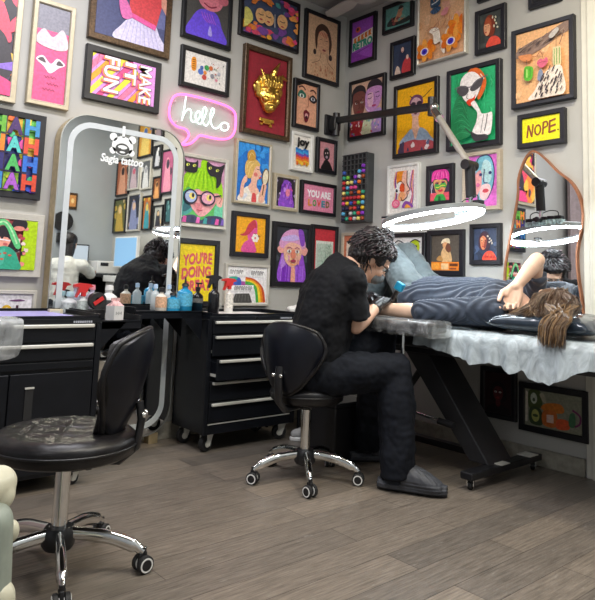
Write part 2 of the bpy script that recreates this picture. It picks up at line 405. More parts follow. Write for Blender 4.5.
def a_twofaces(a):
    a.R('44506e', 0, 0, 1, 1); rnd_blobs(a, ['e8843a', 'd84a6a', 'f0b03a', '7a4a9a', 'c86a8a'], 24, 8, .04, .1, (0, 0, 1, .28)); rnd_blobs(a, ['e8843a', 'd84a6a', '7a4a9a', '50a0a0'], 20, 9, .04, .1, (0, .68, 1, 1))
    for x in (.3, .44, .7):
        a.E('e2b07a', x, .46+.03*(x > .5), .1, .17); a.L('30303c', [(x-.05, .5), (x, .48), (x+.05, .5)], .012); a.E('b84a4a', x, .38, .03, .02)
    a.L('e8e0d8', [(.56, .3), (.55, .6)], .01); a.P('d8d070', [(0, .1), (.15, .3), (.1, .5), (0, .5)], True); rnd_blobs(a, ['e84a80', 'f0a050'], 8, 2, .03, .08, (.85, .1, 1, .9))
def a_linewoman(a):
    a.R('d3ab88', 0, 0, 1, 1); a.P('4a3428', [(.3, .45), (.25, .75), (.45, .9), (.7, .85), (.82, .62), (.75, .42), (.7, .6), (.55, .78), (.38, .66)], True)
    a.E('d0a07e', .53, .6, .2, .2); a.L('4a3030', [(.42, .63), (.48, .65)], .014); a.L('4a3030', [(.6, .63), (.68, .64)], .014); a.E('8a4040', .56, .47, .06, .018); a.E('3a2c2a', .25, .4, .05, .045); a.E('3a2c2a', .78, .38, .06, .05)
    for i in range(6): a.L('c04038', [(.36+.05*i, .72-.01*i), (.4+.05*i, .76)], .014)
    a.L('7a5040', [(.45, .42), (.4, .28), (.15, .2)], .012); a.L('7a5040', [(.65, .42), (.7, .28), (.9, .2)], .012)
    rnd_blobs(a, ['b8785a', 'a86a50', 'c08a68'], 24, 11, .01, .03, (.1, .02, .9, .22))
def a_velvet(a): a.R('8c0c1c', 0, 0, 1, 1)
def a_closeup(a):
    a.R('e0a586', 0, 0, 1, 1); a.P('181818', [(0, .9), (.35, 1), (0, 1)])
    a.P('2c6a58', [(.05, .68), (.2, .84), (.45, .76), (.4, .66)], True); a.E('e8f0e8', .25, .7, .11, .05); a.E('102018', .25, .7, .05, .04)
    a.P('2a2020', [(.6, .66), (.8, .78), (1, .68), (.85, .58)], True); a.E('d8d8e0', .8, .68, .1, .045); a.E('1a1a22', .8, .68, .045, .04); a.L('402020', [(.65, .86), (.8, .9), (.95, .84)], .05); a.L('402020', [(.08, .88), (.25, .93), (.42, .86)], .05)
    a.L('b0705c', [(.55, .75), (.58, .5), (.48, .44)], .03); a.P('6a1426', [(.35, .3), (.45, .38), (.55, .36), (.65, .3), (.55, .1), (.42, .1)], True); a.E('d8a0a0', .5, .24, .08, .06); a.E('300810', .5, .2, .06, .04)
def a_joy(a):
    a.R('eeeae2', 0, 0, 1, 1)
    for i, c in enumerate(['2f7fd0', '38a0e0', '6a50b0', 'd04848', 'e8742c', 'f0b830']):
        for j in range(5): x = .14+j*.15; y = .62-i*.075-(j % 3)*.02; a.R(c, x, y-.09, x+.15, y)
    for i, x in enumerate((.15, .3, .42, .55, .7)): a.R(['e8742c', 'f0b830', 'f3c84a', 'e8742c', 'd8a030'][i], x, .08+.03*(i % 2), x+.12, .2)
    a.T('101014', 'joy', .14, .6, .88, .93, .05)
def a_pinkblack(a):
    a.R('c98a92', 0, 0, 1, 1); a.P('1c1618', [(.15, 0), (.3, .25), (.4, .35), (.65, .33), (.85, .15), (.9, 0)], True); a.E('1a1416', .5, .58, .22, .24); a.E('e0c8c8', .42, .6, .03, .03); a.E('e0c8c8', .56, .62, .03, .03); a.E('a890a0', .5, .46, .08, .05); a.L('d8d0d8', [(.35, .75), (.5, .8), (.62, .72)], .02)
def a_smallpurple(a):
    a.R('2c2430', 0, 0, 1, 1); rnd_blobs(a, ['d8d0e0', 'b0a0c0', '504060'], 12, 4, .04, .1); a.P('8a4ac8', [(.15, 0), (.2, .4), (.3, .8), (.5, .95), (.75, .8), (.85, .4), (.9, 0)], True); rnd_blobs(a, ['b06ae0', '6a30a0', 'c88af0', 'd850a0', '9a50d0'], 26, 6, .04, .1, (.2, .1, .8, .85)); a.E('e080a0', .55, .5, .12, .14)
def a_loved(a):
    a.R('e08aa8', 0, 0, 1, 1); a.T('f6eef2', 'YOU ARE', .12, .52, .9, .8, .05)
    for i, (ch, c) in enumerate(zip('LOVED', ('e0902c', '4a9a48', 'd8402c', '3a8a9a', '7a6a30'))): a.T(c, ch, .16+i*.145, .18, .16+i*.145+.125, .44, .05)
def a_doing(a):
    a.R('f2d818', 0, 0, 1, 1); 
    for d, c in ((.015, 'd8568a'), (0, 'e0605a')):
        a.T(c, "YOU'RE", .1+d, .62-d, .92+d, .82-d, .02, 0, 0, .15, .3); a.T(c, 'DOING', .08+d, .39-d, .9+d, .58-d, .025, 0, 0, .15, .3); a.T(c, 'GREAT', .12+d, .15-d, .92+d, .34-d, .025, 0, 0, .15, .3)
def a_pinkhat(a):
    a.R('f0a818', 0, 0, 1, 1); a.P('e0559c', [(.22, .02), (.28, .25), (.42, .36), (.4, .5), (.55, .9), (.7, .88), (.72, .5), (.64, .3), (.7, .02)], True); a.P('c83a4a', [(.14, .48), (.3, .56), (.42, .8), (.62, .93), (.7, .72), (.62, .7), (.45, .52), (.3, .46)], True); a.P('a8602c', [(.62, .56), (.8, .5), (.84, .46), (.66, .46)], True)
    for i in range(6): t = i*PI/3; a.E('f4ece4', .66+.08*math.cos(t), .42+.08*math.sin(t), .05, .045)
    a.E('e08080', .66, .42, .03, .03)
def a_redframe(a):
    a.R('c23440', 0, 0, 1, 1); a.R('d8dcd4', .08, .25, .92, .78); a.R('b8ccc0', .13, .3, .87, .73)
    R = random.Random(3)
    for i in range(26): x, y = R.uniform(.16, .8), R.uniform(.33, .68); a.L(R.choice(['3a8a68', '2c6a58', '6ab090', '7a9a88']), [(x, y), (x+.05, y+.03), (x+.02, y+.07)], .012)
def a_rainbow(a):
    a.R('ece8ea', 0, 0, 1, 1); a.P('b050a0', [(.1, .55), (.4, .6), (.62, .5), (.3, .42)], True); a.P('3a60b8', [(.05, .66), (.3, .7), (.35, .5), (.2, .5)], True)
    for i, c in enumerate(['c8502c', 'e88a20', 'f0d030', '48a848']):
        a.L(c, [(.45, .68-i*.04), (.68-.03*i, .62-i*.03), (.88-i*.055, .4), (.95-i*.06, .02)], .065)
    a.P('38a890', [(.05, .7), (.25, .72), (.2, .6), (.1, .6)], True); a.P('f4f2f2', [(.1, .32), (.66, .34), (.66, .5), (.14, .48)]); a.P('f6f4f4', [(.02, .74), (.46, .76), (.44, .97), (.02, .95)]); a.P('f6f4f4', [(.55, .74), (.97, .72), (.97, .94), (.55, .95)])
    for y, x0, x1 in ((.85, .06, .42), (.84, .58, .93), (.41, .18, .62)):
        n = int((x1-x0)/.055)
        for i in range(n): x = x0+i*.055; a.L('6a6468', [(x, y-.06), (x+.01, y+.05), (x+.035, y+.04-.02*(i % 2)), (x+.03, y-.05+.03*(i % 3))], .012)
    a.P('4a4846', [(.12, .02), (.2, .26), (.54, .27), (.62, .02)]); 
    for i in range(5): a.L('7a7876', [(.2+i*.08, .04), (.23+i*.07, .24)], .01, False)
def a_haha(a):
    rows = [('6fb83c', '4a2a6a', '3c90c8'), ('f08a2c', '58c8c0', 'e05038'), ('302a70', '50b860', '3070d0'), ('3a88c8', 'b060c8', 'd84a30')]
    bg = ['a8d848', 'f0c040', '3048a0', '30286a']
    for r in range(4):
        y0 = .75-r*.25
        for c in range(4): a.R([bg[r], 'd85aa8' if r % 2 else '58b850', bg[(r+1) % 4], '70d060' if r == 0 else bg[r]][c], c*.25, y0, c*.25+.26, y0+.25)
    rnd_blobs(a, ['f0e040', '50d090', 'e050a0', '4060d8', 'f07030', '9050d0'], 40, 21, .02, .06)
    for r in range(4):
        y0 = .75-r*.25
        for c, ch in enumerate('HAHAH'[0:1]+'HAH'): pass
        for c, ch in enumerate(('H', 'H', 'A', 'H')):
            x0 = c*.25+.01; a.T('2a2038', ch, x0, y0+.005, x0+.25, y0+.25, .06); a.T(rows[r][(c+2) % 3] if c else rows[(r+1) % 4][0], ch, x0+.015, y0+.02, x0+.235, y0+.24, .05)
def a_dot(a):
    a.R('e8e4ea', 0, 0, 1, 1); a.T('e0406a', 'D', .5, .35, .62, .7, .06); a.E('e8b82c', .72, .52, .055, .14); a.E('e8e4ea', .72, .52, .02, .06); a.T('4a2840', 'I', .82, .4, .85, .65, .06); a.E('8a3a4a', .92, .43, .02, .04); a.P('6a3a6a', [(.74, .8), (.85, .84), (.92, .8), (.82, .77)], True)
def a_retro(a):
    a.R('a050c0', 0, 0, 1, 1); a.E('e86a40', .28, .78, .12, .07); a.E('50203a', .26, .79, .06, .04); a.P('f2ece0', [(.02, .26), (.04, .6), (.98, .72), (.98, .36)])
    [a.P('e07a28', [(.1+i*.17, .45+i*.022), (.1+i*.17, .58+i*.022), (.23+i*.17, .6+i*.022), (.2+i*.17, .53+i*.022), (.24+i*.17, .47+i*.022)]) for i in range(5)]; a.T('2f9a80', 'RETRO', .05, .27, .97, .47, .06, 0, 0, 0, .3); a.P('8c3aa8', [(0, 0), (.9, 0), (.1, .24), (0, .24)]); a.L('6a2a80', [(.15, .2), (.85, .28)], .02)
def a_teal(a):
    a.R('5f948c', 0, 0, 1, 1); a.P('2c3432', [(.1, .15), (.2, .45), (.5, .5), (.75, .3), (.95, .35), (.9, .1)], True); a.P('c08a68', [(.35, .3), (.45, .55), (.55, .85), (.65, .82), (.68, .5), (.8, .35), (.55, .25)], True); a.E('b88a70', .62, .75, .09, .12); a.P('3a2c2c', [(.52, .8), (.6, .95), (.74, .85), (.66, .8)], True); rnd_blobs(a, ['d8b08a', '70a090', '8a4a4a'], 9, 6, .04, .08, (.2, .2, .8, .5))
def a_cards(a):
    a.R('344058', 0, 0, 1, 1); a.P('28304a', [(.3, .3), (.35, .75), (.6, .85), (.7, .5), (.6, .3)], True); a.E('e0b8a8', .5, .78, .08, .09); a.P('c03a40', [(.5, 0), (.55, .35), (.8, .5), (1, .3), (1, 0)], True); a.P('d8c0b0', [(.1, .02), (.2, .28), (.35, .2), (.4, 0)], True); a.E('e0b8a8', .78, .5, .07, .08); a.L('a02838', [(.45, .72), (.55, .71)], .02)
def a_yellowman(a):
    a.R('ecac10', 0, 0, 1, 1); a.L('302418', [(.35, .86), (.5, .78), (.7, .8), (.92, .9)], .02); a.P('6a3a5a', [(.35, .72), (.38, .82), (.5, .86), (.66, .82), (.68, .7)], True)
    a.P('c09aa0', [(.38, .62), (.38, .76), (.5, .82), (.64, .76), (.64, .62), (.58, .52), (.44, .52)], True); a.E('302030', .44, .72, .07, .035); a.E('302030', .6, .72, .07, .035); a.E('7a3a4a', .51, .6, .05, .045); a.E('20141c', .51, .6, .03, .03)
    a.P('d8a890', [(.43, .54), (.42, .36), (.35, .3), (.52, .16), (.7, .3), (.6, .38), (.58, .54)]); a.P('8ca0b8', [(.1, .12), (.3, .3), (.42, .34), (.52, .18), (.62, .34), (.78, .3), (.9, .2), (.95, .1)], True)
    a.P('a04048', [(.1, 0), (.15, .14), (.45, .18), (.6, .16), (.95, .12), (1, 0)], True); a.P('3a3048', [(.05, 0), (.1, .15), (.2, .16), (.22, 0)]); rnd_blobs(a, ['5a6080', 'd0c0c0', '3c3450'], 10, 2, .02, .05, (.2, .01, .9, .14))
def a_nope(a):
    a.R('f2e60e', 0, 0, 1, 1)
    a.L('8c4424', [(.13, .2), (.17, .72)], .045); a.L('8c4424', [(.17, .72), (.26, .22)], .045); a.L('8c4424', [(.26, .22), (.3, .74)], .04)
    a.L('8c4424', [(.42, .68), (.35, .55), (.36, .35), (.43, .28), (.49, .42), (.48, .6), (.42, .68)], .04)
    a.L('8c4424', [(.55, .26), (.57, .74)], .045); a.L('8c4424', [(.56, .74), (.66, .74), (.67, .58), (.56, .5)], .04)
    for y in (.3, .52, .74): a.L('8c4424', [(.72, y), (.89, y+.06)], .045)
    a.L('8c4424', [(.72, .28), (.74, .76)], .045); a.E('5a3420', .95, .36, .018, .028)
def a_dark(a):
    a.R('1c1c22', 0, 0, 1, 1); a.face(.5, .55, .2, '7a5040', '101014', '6a2028')
def a_blueface(a):
    a.R('dc6cc8', 0, 0, 1, 1); a.L('6a3090', [(.1, .1), (.2, .5), (.15, .9)], .04); a.P('78b8cc', [(.3, .85), (.45, .97), (.75, .97), (.9, .75), (.88, .4), (.7, .15), (.4, .1), (.35, .4)], True); a.P('b8dce0', [(.5, .7), (.6, .9), (.8, .8), (.8, .5), (.6, .45)], True); a.P('e8a0a0', [(.3, .2), (.3, .6), (.48, .7), (.5, .4)], True)
    a.P('f0c8c8', [(.45, .2), (.5, .4), (.75, .42), (.8, .25), (.6, .12)], True); a.L('303870', [(.6, .72), (.58, .48), (.7, .45)], .03); a.E('303870', .48, .62, .05, .03); a.E('303870', .78, .64, .05, .03); a.E('d04a58', .64, .3, .1, .04); a.L('303060', [(.35, .85), (.45, .97), (.75, .97), (.9, .75), (.88, .4), (.7, .14)], .025); a.E('d86a9c', .4, .42, .06, .04); a.R('e85ab8', 0, 0, .3, .12)
def a_brownlady(a):
    a.R('544c44', 0, 0, 1, 1); a.P('d0a878', [(.4, .22), (.35, .5), (.5, .7), (.6, .68), (.72, .4), (.7, .22)], True); a.E('d8a070', .5, .72, .1, .1, .4); a.P('e0d0b0', [(.35, .76), (.42, .88), (.62, .9), (.66, .76), (.5, .8)], True); a.P('6a4030', [(.5, .62), (.6, .78), (.7, .6), (.62, .5)], True)
    a.R('e88428', 0, 0, 1, .24); a.R('f0a040', .0, .04, .3, .2); a.R('e8c090', .36, .03, .62, .2); a.R('5c3020', .66, .12, .95, .2); a.R('8a4830', .66, .03, .9, .08); a.P('b88850', [(.2, .3), (.3, .42), (.42, .34), (.4, .26)], True)
def a_whiteface(a):
    a.R('e4e2e0', 0, 0, 1, 1); a.L('302c34', [(.1, .8), (.25, .9), (.42, .82)], .03); a.E('383440', .25, .7, .12, .05); a.E('f0f0f0', .25, .7, .05, .03); a.P('dc3c80', [(.46, .5), (.48, .8), (.56, .76), (.58, .5)], True); a.P('b8cc18', [(.62, .5), (.64, .84), (.85, .9), (.92, .68), (.8, .5)], True); a.E('303038', .76, .72, .09, .045); a.L('302c34', [(.62, .84), (.78, .92), (.94, .84)], .03)
    a.P('e08030', [(.3, .28), (.4, .36), (.55, .34), (.5, .24)], True); a.P('3080d0', [(.7, .2), (.85, .32), (.95, .2), (.8, .08)], True); rnd_blobs(a, ['d84060', '3090c8', '403848', 'c8c020'], 16, 6, .015, .045, (.1, .05, .95, .4))
def a_cans(a):
    a.R('8c8c78', 0, 0, 1, 1); a.P('4c5a30', [(.08, .5), (.08, .95), (.28, .97), (.32, .6), (.22, .48)], True); a.E('c8d0c0', .17, .76, .06, .15); a.E('506048', .17, .72, .025, .05); a.P('3c4c30', [(.1, .1), (.1, .48), (.26, .52), (.34, .3), (.3, .06)], True); a.E('b8b868', .2, .3, .07, .17); a.E('40502c', .2, .3, .05, .04)
    a.P('d07828', [(.3, .55), (.4, .68), (.62, .72), (.7, .6), (.66, .48), (.4, .45)], True); a.P('c86a2c', [(.34, .1), (.34, .46), (.56, .48), (.56, .1)], True); a.P('e0c0b0', [(.4, .18), (.4, .38), (.52, .4), (.52, .18)]); a.P('d8582c', [(.58, .06), (.58, .3), (.76, .32), (.78, .1)], True); a.P('40704c', [(.78, .2), (.8, .5), (.88, .52), (.88, .2)], True); a.L('7a2c60', [(.84, .62), (.96, .5), (.96, .3), (.88, .2)], .03); a.P('b0a890', [(.28, .9), (.34, .7), (.4, .7), (.36, .92)], True); a.P('d8d0c0', [(.02, .1), (.06, .1), (.07, .9), (.03, .95)])
def a_lowdark(a):
    a.R('2c1418', 0, 0, 1, 1); a.face(.5, .5, .22, '5a2428', '140c10', '8a2c30')
def a_orange(a): a.R('c8785a', 0, 0, 1, 1); a.R('e8d8c8', .1, .1, .5, .8); a.E('b04a38', .7, .6, .15, .2)
def two(bg, fig, skin, seed):
    def fn(a):
        a.R(bg, 0, 0, 1, 1); rnd_blobs(a, [fig, bg, skin], 8, seed, .05, .16); a.P(fig, [(.2, 0), (.25, .4), (.4, .8), (.65, .8), (.78, .4), (.8, 0)], True); a.E(skin, .5, .68, .14, .12)
    return fn

def a_hood(a):
    a.R('c25a62', 0, 0, 1, 1); rnd_blobs(a, ['e8807a', '7a2a40', 'f0a898', '40202a', 'd0604a', 'f8d8d0'], 60, 13, .025, .06); a.P('b4d60c', [(.76, 0), (.78, 1), (1, 1), (1, 0)]); rnd_blobs(a, ['e88a80', 'c04a50', 'f8d8d0', '2c2028'], 12, 3, .03, .055, (.68, .05, .84, .85))
    a.P('241c26', [(.58, .84), (.62, 1), (.8, 1), (.82, .86), (.7, .8)], True); a.E('e89080', .7, .83, .09, .05)
    a.P('241c26', [(.3, .35), (.28, .7), (.45, .86), (.62, .7), (.66, .42)], True); a.P('f0a48e', [(.3, .62), (.32, .45), (.42, .36), (.52, .42), (.57, .62)], True); a.P('241c26', [(.29, .6), (.33, .78), (.5, .78), (.6, .6), (.54, .62), (.5, .7), (.44, .6), (.38, .7), (.34, .6)], True)
    a.L('fbeef0', [(.28, .57), (.4, .59), (.57, .57)], .02); a.E('d86a6a', .36, .5, .035, .03); a.E('d86a6a', .5, .5, .035, .03); a.E('c03a48', .43, .42, .03, .015)
    a.P('62cc80', [(.22, .66), (.3, .9), (.45, 1.0), (.6, .84), (.74, .48), (.68, .42), (.6, .56), (.52, .78), (.44, .88), (.33, .78), (.27, .6)], True); a.L('b8ecb0', [(.3, .84), (.44, .95), (.56, .82), (.68, .52)], .025)
    a.P('34a884', [(.2, 0), (.24, .22), (.36, .4), (.5, .46), (.64, .38), (.72, .2), (.74, 0)], True); a.P('50c0a0', [(.34, .1), (.4, .34), (.5, .4), (.48, .1)], True)
    for x, y in ((.42, .3), (.5, .32), (.58, .28), (.46, .2)): a.E('c86048', x, y, .03, .02)
    a.P('f0937c', [(.0, .3), (.1, .5), (.22, .42), (.2, .2), (.05, .15)], True)
def a_greenhair(a):
    a.R('d09abc', 0, 0, 1, 1); a.P('5ec060', [(0, .1), (.02, .5), (.1, .75), (.3, .86), (.7, .84), (.9, .7), (.98, .5), (.98, .1)], True)
    a.P('48a8a0', [(0, .12), (0, .55), (.14, .4), (.28, .2)], True); a.P('2e6a78', [(.06, .16), (.1, .34), (.24, .24)], True); a.P('70d0a8', [(.8, .1), (.82, .3), (1, .36), (1, .1)], True)
    a.P('f0a8ac', [(.16, .5), (.2, .3), (.36, .15), (.48, .11), (.62, .16), (.82, .34), (.86, .52)], True); a.P('f0b4a8', [(.84, .32), (.86, .48), (.98, .48), (.97, .3)], True); a.L('b04858', [(.88, .46), (.95, .42), (.9, .34)], .015); a.P('e08890', [(.3, .3), (.42, .16), (.5, .3)], True)
    a.P('9cd80c', [(.03, .46), (.05, .72), (.25, .84), (.40, .86), (.43, .98), (.57, .98), (.6, .84), (.8, .8), (.95, .64), (.97, .44), (.86, .5), (.7, .49), (.6, .53), (.48, .5), (.36, .54), (.26, .5), (.14, .55)], True)
    for i in range(15): x = .08+i*.058; a.L(['c8f038', '7cbc10', 'b4e828', '68a81c'][i % 4], [(x, .52+.02*(i % 3)), (x+(.5-x)*.15, .68), (x+(.5-x)*.45, .82)], .013)
    a.P('1e1c22', [(.03, .82), (.02, .97), (.08, .93), (.26, .93), (.33, .97), (.33, .82), (.26, .77), (.08, .77)], True); a.P('26242a', [(.55, .97), (.56, .84), (.64, .76), (.78, .74), (.8, .58), (.9, .66), (.92, .8), (.98, .97), (.86, .93), (.7, .93)], True)
    for x, y in ((.1, .88), (.25, .88), (.62, .88), (.8, .86)): a.E('d8e060', x, y, .04, .022, .2); a.E('18181c', x+.01, y, .012, .018)
    for x, r in ((.2, .13), (.6, .15)):
        a.E('1c1c38', x, .4, r+.03, .115); a.E('e8a8c0' if x > .5 else 'a8b8e0', x, .4, r, .09); a.E('f0dc70', x+.03, .41, .07, .05); a.E('302838', x+.05, .42, .03, .035); a.L('ffffff', [(x-.08, .45), (x-.03, .46)], .012)
    a.L('1c1c38', [(.34, .43), (.45, .43)], .03); a.L('1c1c38', [(.76, .44), (.92, .47)], .03); a.L('c04058', [(.36, .21), (.42, .195), (.48, .21)], .02); a.E('c87880', .4, .28, .015, .01)
    a.P('3a3a60', [(.02, 0), (.1, .1), (.3, .12), (.45, .05), (.6, .12), (.85, .14), (1, .1), (1, 0)], True)
    for x, c in ((.02, 'e055a8'), (.2, '282850'), (.33, 'e868b8'), (.5, '40a0a0'), (.68, '284878'), (.78, 'e055a8'), (.92, '8060c0')): a.P(c, [(x, 0), (x+.03, .1), (x+.1, .09), (x+.09, 0)])
def a_sunglass(a):
    a.R('24b070', 0, 0, 1, 1); R = random.Random(8)
    for i in range(70):
        x, y = R.uniform(0, .95), R.uniform(0, .92); a.L(R.choice(['38c884', '189058', '50d890', '14a060']), [(x, y), (x+.02, y+.04), (x+.0, y+.09)], .012)
    a.P('1c8450', [(.06, .12), (.1, .5), (.25, .68), (.45, .5), (.62, .38), (.66, .22), (.5, .1), (.25, .05)], True)
    for i in range(12): a.L(['3aa468', '14683c'][i % 2], [(.14+.03*(i % 4), .12+.045*i), (.3+.02*(i % 3), .16+.04*i), (.52-.01*i, .1+.03*i)], .01)
    a.P('dc6420', [(.36, .88), (.5, 1.0), (.7, .97), (.84, .82), (.82, .68), (.7, .56), (.66, .6), (.76, .78), (.66, .9), (.5, .94)], True); a.L('f4d8c0', [(.72, .9), (.8, .82)], .02)
    a.P('f4eae8', [(.27, .78), (.31, .9), (.46, .96), (.62, .93), (.74, .82), (.7, .68), (.6, .57), (.46, .54), (.34, .62)], True)
    a.P('4c484c', [(.19, .74), (.27, .79), (.4, .78), (.47, .72), (.42, .66), (.3, .65)], True); a.P('4c484c', [(.5, .73), (.62, .82), (.78, .84), (.74, .74), (.62, .69), (.53, .69)], True); a.L('6c686c', [(.15, .77), (.3, .79), (.5, .75), (.66, .82), (.88, .86)], .022)
    a.L('706460', [(.44, .66), (.42, .61), (.46, .6)], .012); a.P('e0401c', [(.42, .55), (.47, .585), (.56, .59), (.62, .63), (.58, .53), (.5, .49)], True)
    a.P('f4eae8', [(.52, .52), (.58, .46), (.66, .38), (.64, .26), (.56, .1), (.88, .06), (.96, .12), (.98, .34), (.88, .35), (.76, .36), (.7, .44), (.6, .55)], True)
    a.P('38343a', [(.52, .14), (.66, .09), (.86, .07), (.88, .01), (.62, .0)], True); a.L('302c30', [(.82, .12), (.86, .24), (.88, .34)], .016); a.L('504850', [(.74, .1), (.8, .34)], .01); a.L('302c30', [(.4, .2), (.56, .1), (.7, .06)], .014)
def a_hands(a):
    a.R('dfae84', 0, 0, 1, 1); rnd_blobs(a, ['e4b890', 'd8a478', 'e0a890'], 20, 5, .05, .12)
    for cx, cy, s_ in ((.38, .74, 1.0), (.76, .86, .95)):
        for i in range(13):
            t = -2.7+i*.2; a.L(['2c4a70', '4a7098', '384858'][i % 3], [(cx+.02*math.cos(t), cy+.02*math.sin(t)), (cx+.13*s_*math.cos(t), cy-.03+.075*s_*math.sin(t))], .03, False)
        a.P('34506c', [(cx-.1, cy), (cx-.09, cy+.2), (cx-.03, cy+.06), (cx, cy+.16), (cx+.04, cy+.05), (cx+.1, cy+.12), (cx+.1, cy)], True); a.L('dcdcd8', [(cx-.08, cy+.04), (cx, cy+.05), (cx+.08, cy+.07)], .02); a.L('20303c', [(cx-.06, cy+.01), (cx+.06, cy-.01)], .015)
    a.P('d88a90', [(.52, .6), (.6, .66), (.68, .65), (.66, .58), (.58, .56)], True)
    a.P('f0e4d4', [(.26, .4), (.4, .44), (.5, .36), (.54, .1), (.62, .05), (.6, .28), (.72, .42), (.8, .52), (.66, .3), (.4, .2), (.35, .34)], True)
    for p in ([(.45, .55), (.47, .45), (.4, .4)], [(.6, .56), (.62, .47), (.52, .4), (.36, .38)], [(.2, .42), (.32, .45), (.44, .42)], [(.48, .5), (.4, .46), (.34, .42)], [(.72, .54), (.7, .44), (.62, .38)]): a.L('a05838', p, .009)
    for cx, cy in ((.2, .15), (.75, .2), (.9, .36)):
        for i in range(7): t = i*2*PI/7; a.E(['e88420', 'dc6c14', 'f0a040'][i % 3], cx+.12*math.cos(t), cy+.07*math.sin(t), .1, .06, t)
    for cx, cy in ((.18, .13), (.76, .17)): a.E('f0e0d8', cx, cy, .095, .055); a.E('4430c8', cx, cy, .065, .042); a.E('281a80', cx, cy-.005, .03, .018)
def a_beard(a):
    a.R('2c3038', 0, 0, 1, 1); rnd_blobs(a, ['384048', '485058'], 10, 3, .04, .1); a.P('9a50d8', [(.1, 0), (.13, .42), (.25, .55), (.75, .55), (.88, .42), (.9, 0)], True); a.P('c08ae8', [(.14, .3), (.2, .5), (.3, .35), (.26, .1)], True); a.P('8030c0', [(.16, 0), (.18, .24), (.38, .34), (.4, 0)]); a.P('a058e0', [(.6, 0), (.62, .36), (.84, .26), (.86, 0)])
    for i in range(10): x = .16+.075*i; a.L(['c890f0', '6a20a8', 'b070e8'][i % 3], [(x, .02), (x+.01, .16), (x+.02, .3)], .014) if not .42 < x < .6 else None
    a.P('f0a8a0', [(.02, .6), (.1, .52), (.24, .54), (.24, .66), (.12, .66)], True); a.P('f0a8a0', [(.99, .6), (.92, .5), (.8, .52), (.76, .64), (.9, .66)], True)
    a.P('d89ac8', [(.12, .62), (.16, .84), (.4, .96), (.7, .96), (.84, .84), (.86, .62)], True); a.P('8848c0', [(.66, .96), (.82, .95), (.88, .72), (.76, .68)], True); a.P('c8b0e8', [(.14, .8), (.5, .87), (.66, .84), (.64, .77), (.2, .74)], True)
    a.P('f0b8a4', [(.22, .62), (.24, .42), (.36, .31), (.5, .27), (.64, .32), (.76, .44), (.78, .62), (.66, .7), (.4, .72)], True); rnd_blobs(a, ['f0c898', 'e89898', 'd890c0', 'f8d0b0'], 16, 4, .02, .05, (.3, .36, .7, .62))
    for x in (.37, .62): a.E('f8f4f0', x, .56, .07, .03); a.E('705060', x, .56, .028, .026); a.L('a05878', [(x-.08, .61), (x, .635), (x+.08, .61)], .02)
    a.P('e88a70', [(.46, .58), (.44, .46), (.5, .43), (.57, .46), (.54, .58)], True); a.E('b0405c', .5, .385, .085, .028); a.L('f0a030', [(.4, .34), (.5, .31), (.6, .34)], .02)
    a.P('f0a890', [(.43, 0), (.44, .27), (.56, .27), (.58, 0)])
def a_hat(a):
    a.R('eab27c', 0, 0, 1, 1); rnd_blobs(a, ['f0bc88', 'e4a870'], 14, 3, .06, .14)
    a.P('8c7264', [(.0, .66), (.04, .76), (.3, .84), (.55, .88), (.8, .96), (1, 1.0), (.98, .86), (.84, .84), (.6, .73), (.4, .68), (.2, .64)], True)
    R = random.Random(9)
    for i in range(46): x = R.uniform(.03, .9); y = .69+x*.17+R.uniform(-.025, .075); a.L(R.choice(['4a3838', 'b09a88', '6a5850', '382c30']), [(x, y), (x+.07, y+.03)], .011, False)
    a.P('c0b8b0', [(.66, .84), (.8, .93), (.84, .88), (.72, .8)], True); a.P('d88850', [(.08, .66), (.16, .58), (.3, .56), (.34, .64), (.22, .66)], True); a.L('b06838', [(.34, .62), (.42, .6), (.5, .64), (.55, .6)], .012); a.L('a06038', [(.44, .58), (.5, .66), (.56, .54)], .01)
    a.L('6a4a38', [(.24, .58), (.25, .5)], .01); a.P('58b424', [(.19, .42), (.22, .49), (.34, .47), (.37, .42), (.35, .31), (.28, .28), (.2, .31)], True); a.L('c0ec80', [(.25, .33), (.25, .45)], .018); a.L('287010', [(.31, .32), (.31, .46)], .012); a.L('287010', [(.21, .34), (.21, .45)], .01)
    a.P('d8607c', [(.44, .5), (.5, .55), (.56, .53), (.62, .55), (.65, .49), (.58, .43), (.5, .43)], True); a.L('902840', [(.45, .49), (.55, .5), (.64, .49)], .008)
    a.L('907048', [(.8, .84), (.8, .66)], .01); a.P('d8c898', [(.75, .4), (.74, .64), (.78, .66), (.86, .66), (.88, .64), (.88, .4)], True); 
    for x in (.765, .81, .86): a.L('4a9030', [(x, .42), (x, .64)], .012)
    a.L('7a5038', [(.86, .68), (.92, .8), (.94, .86)], .012); a.P('ecdccc', [(.3, 0), (.4, .12), (.55, .3), (.68, .38), (.86, .4), (.92, .3), (.92, 0)], True); a.P('8088a0', [(.46, .26), (.47, .36), (.52, .4), (.56, .34), (.54, .24)], True)
    R = random.Random(4)
    for i in range(60):
        x, y = R.uniform(.36, .88), R.uniform(.01, .37)
        if y < (x-.3)*1.15: a.P(R.choice(['2c2028', '3c2c30']), [(x, y), (x+.02, y+.0), (x+.05, y+.045), (x+.035, y+.055)])
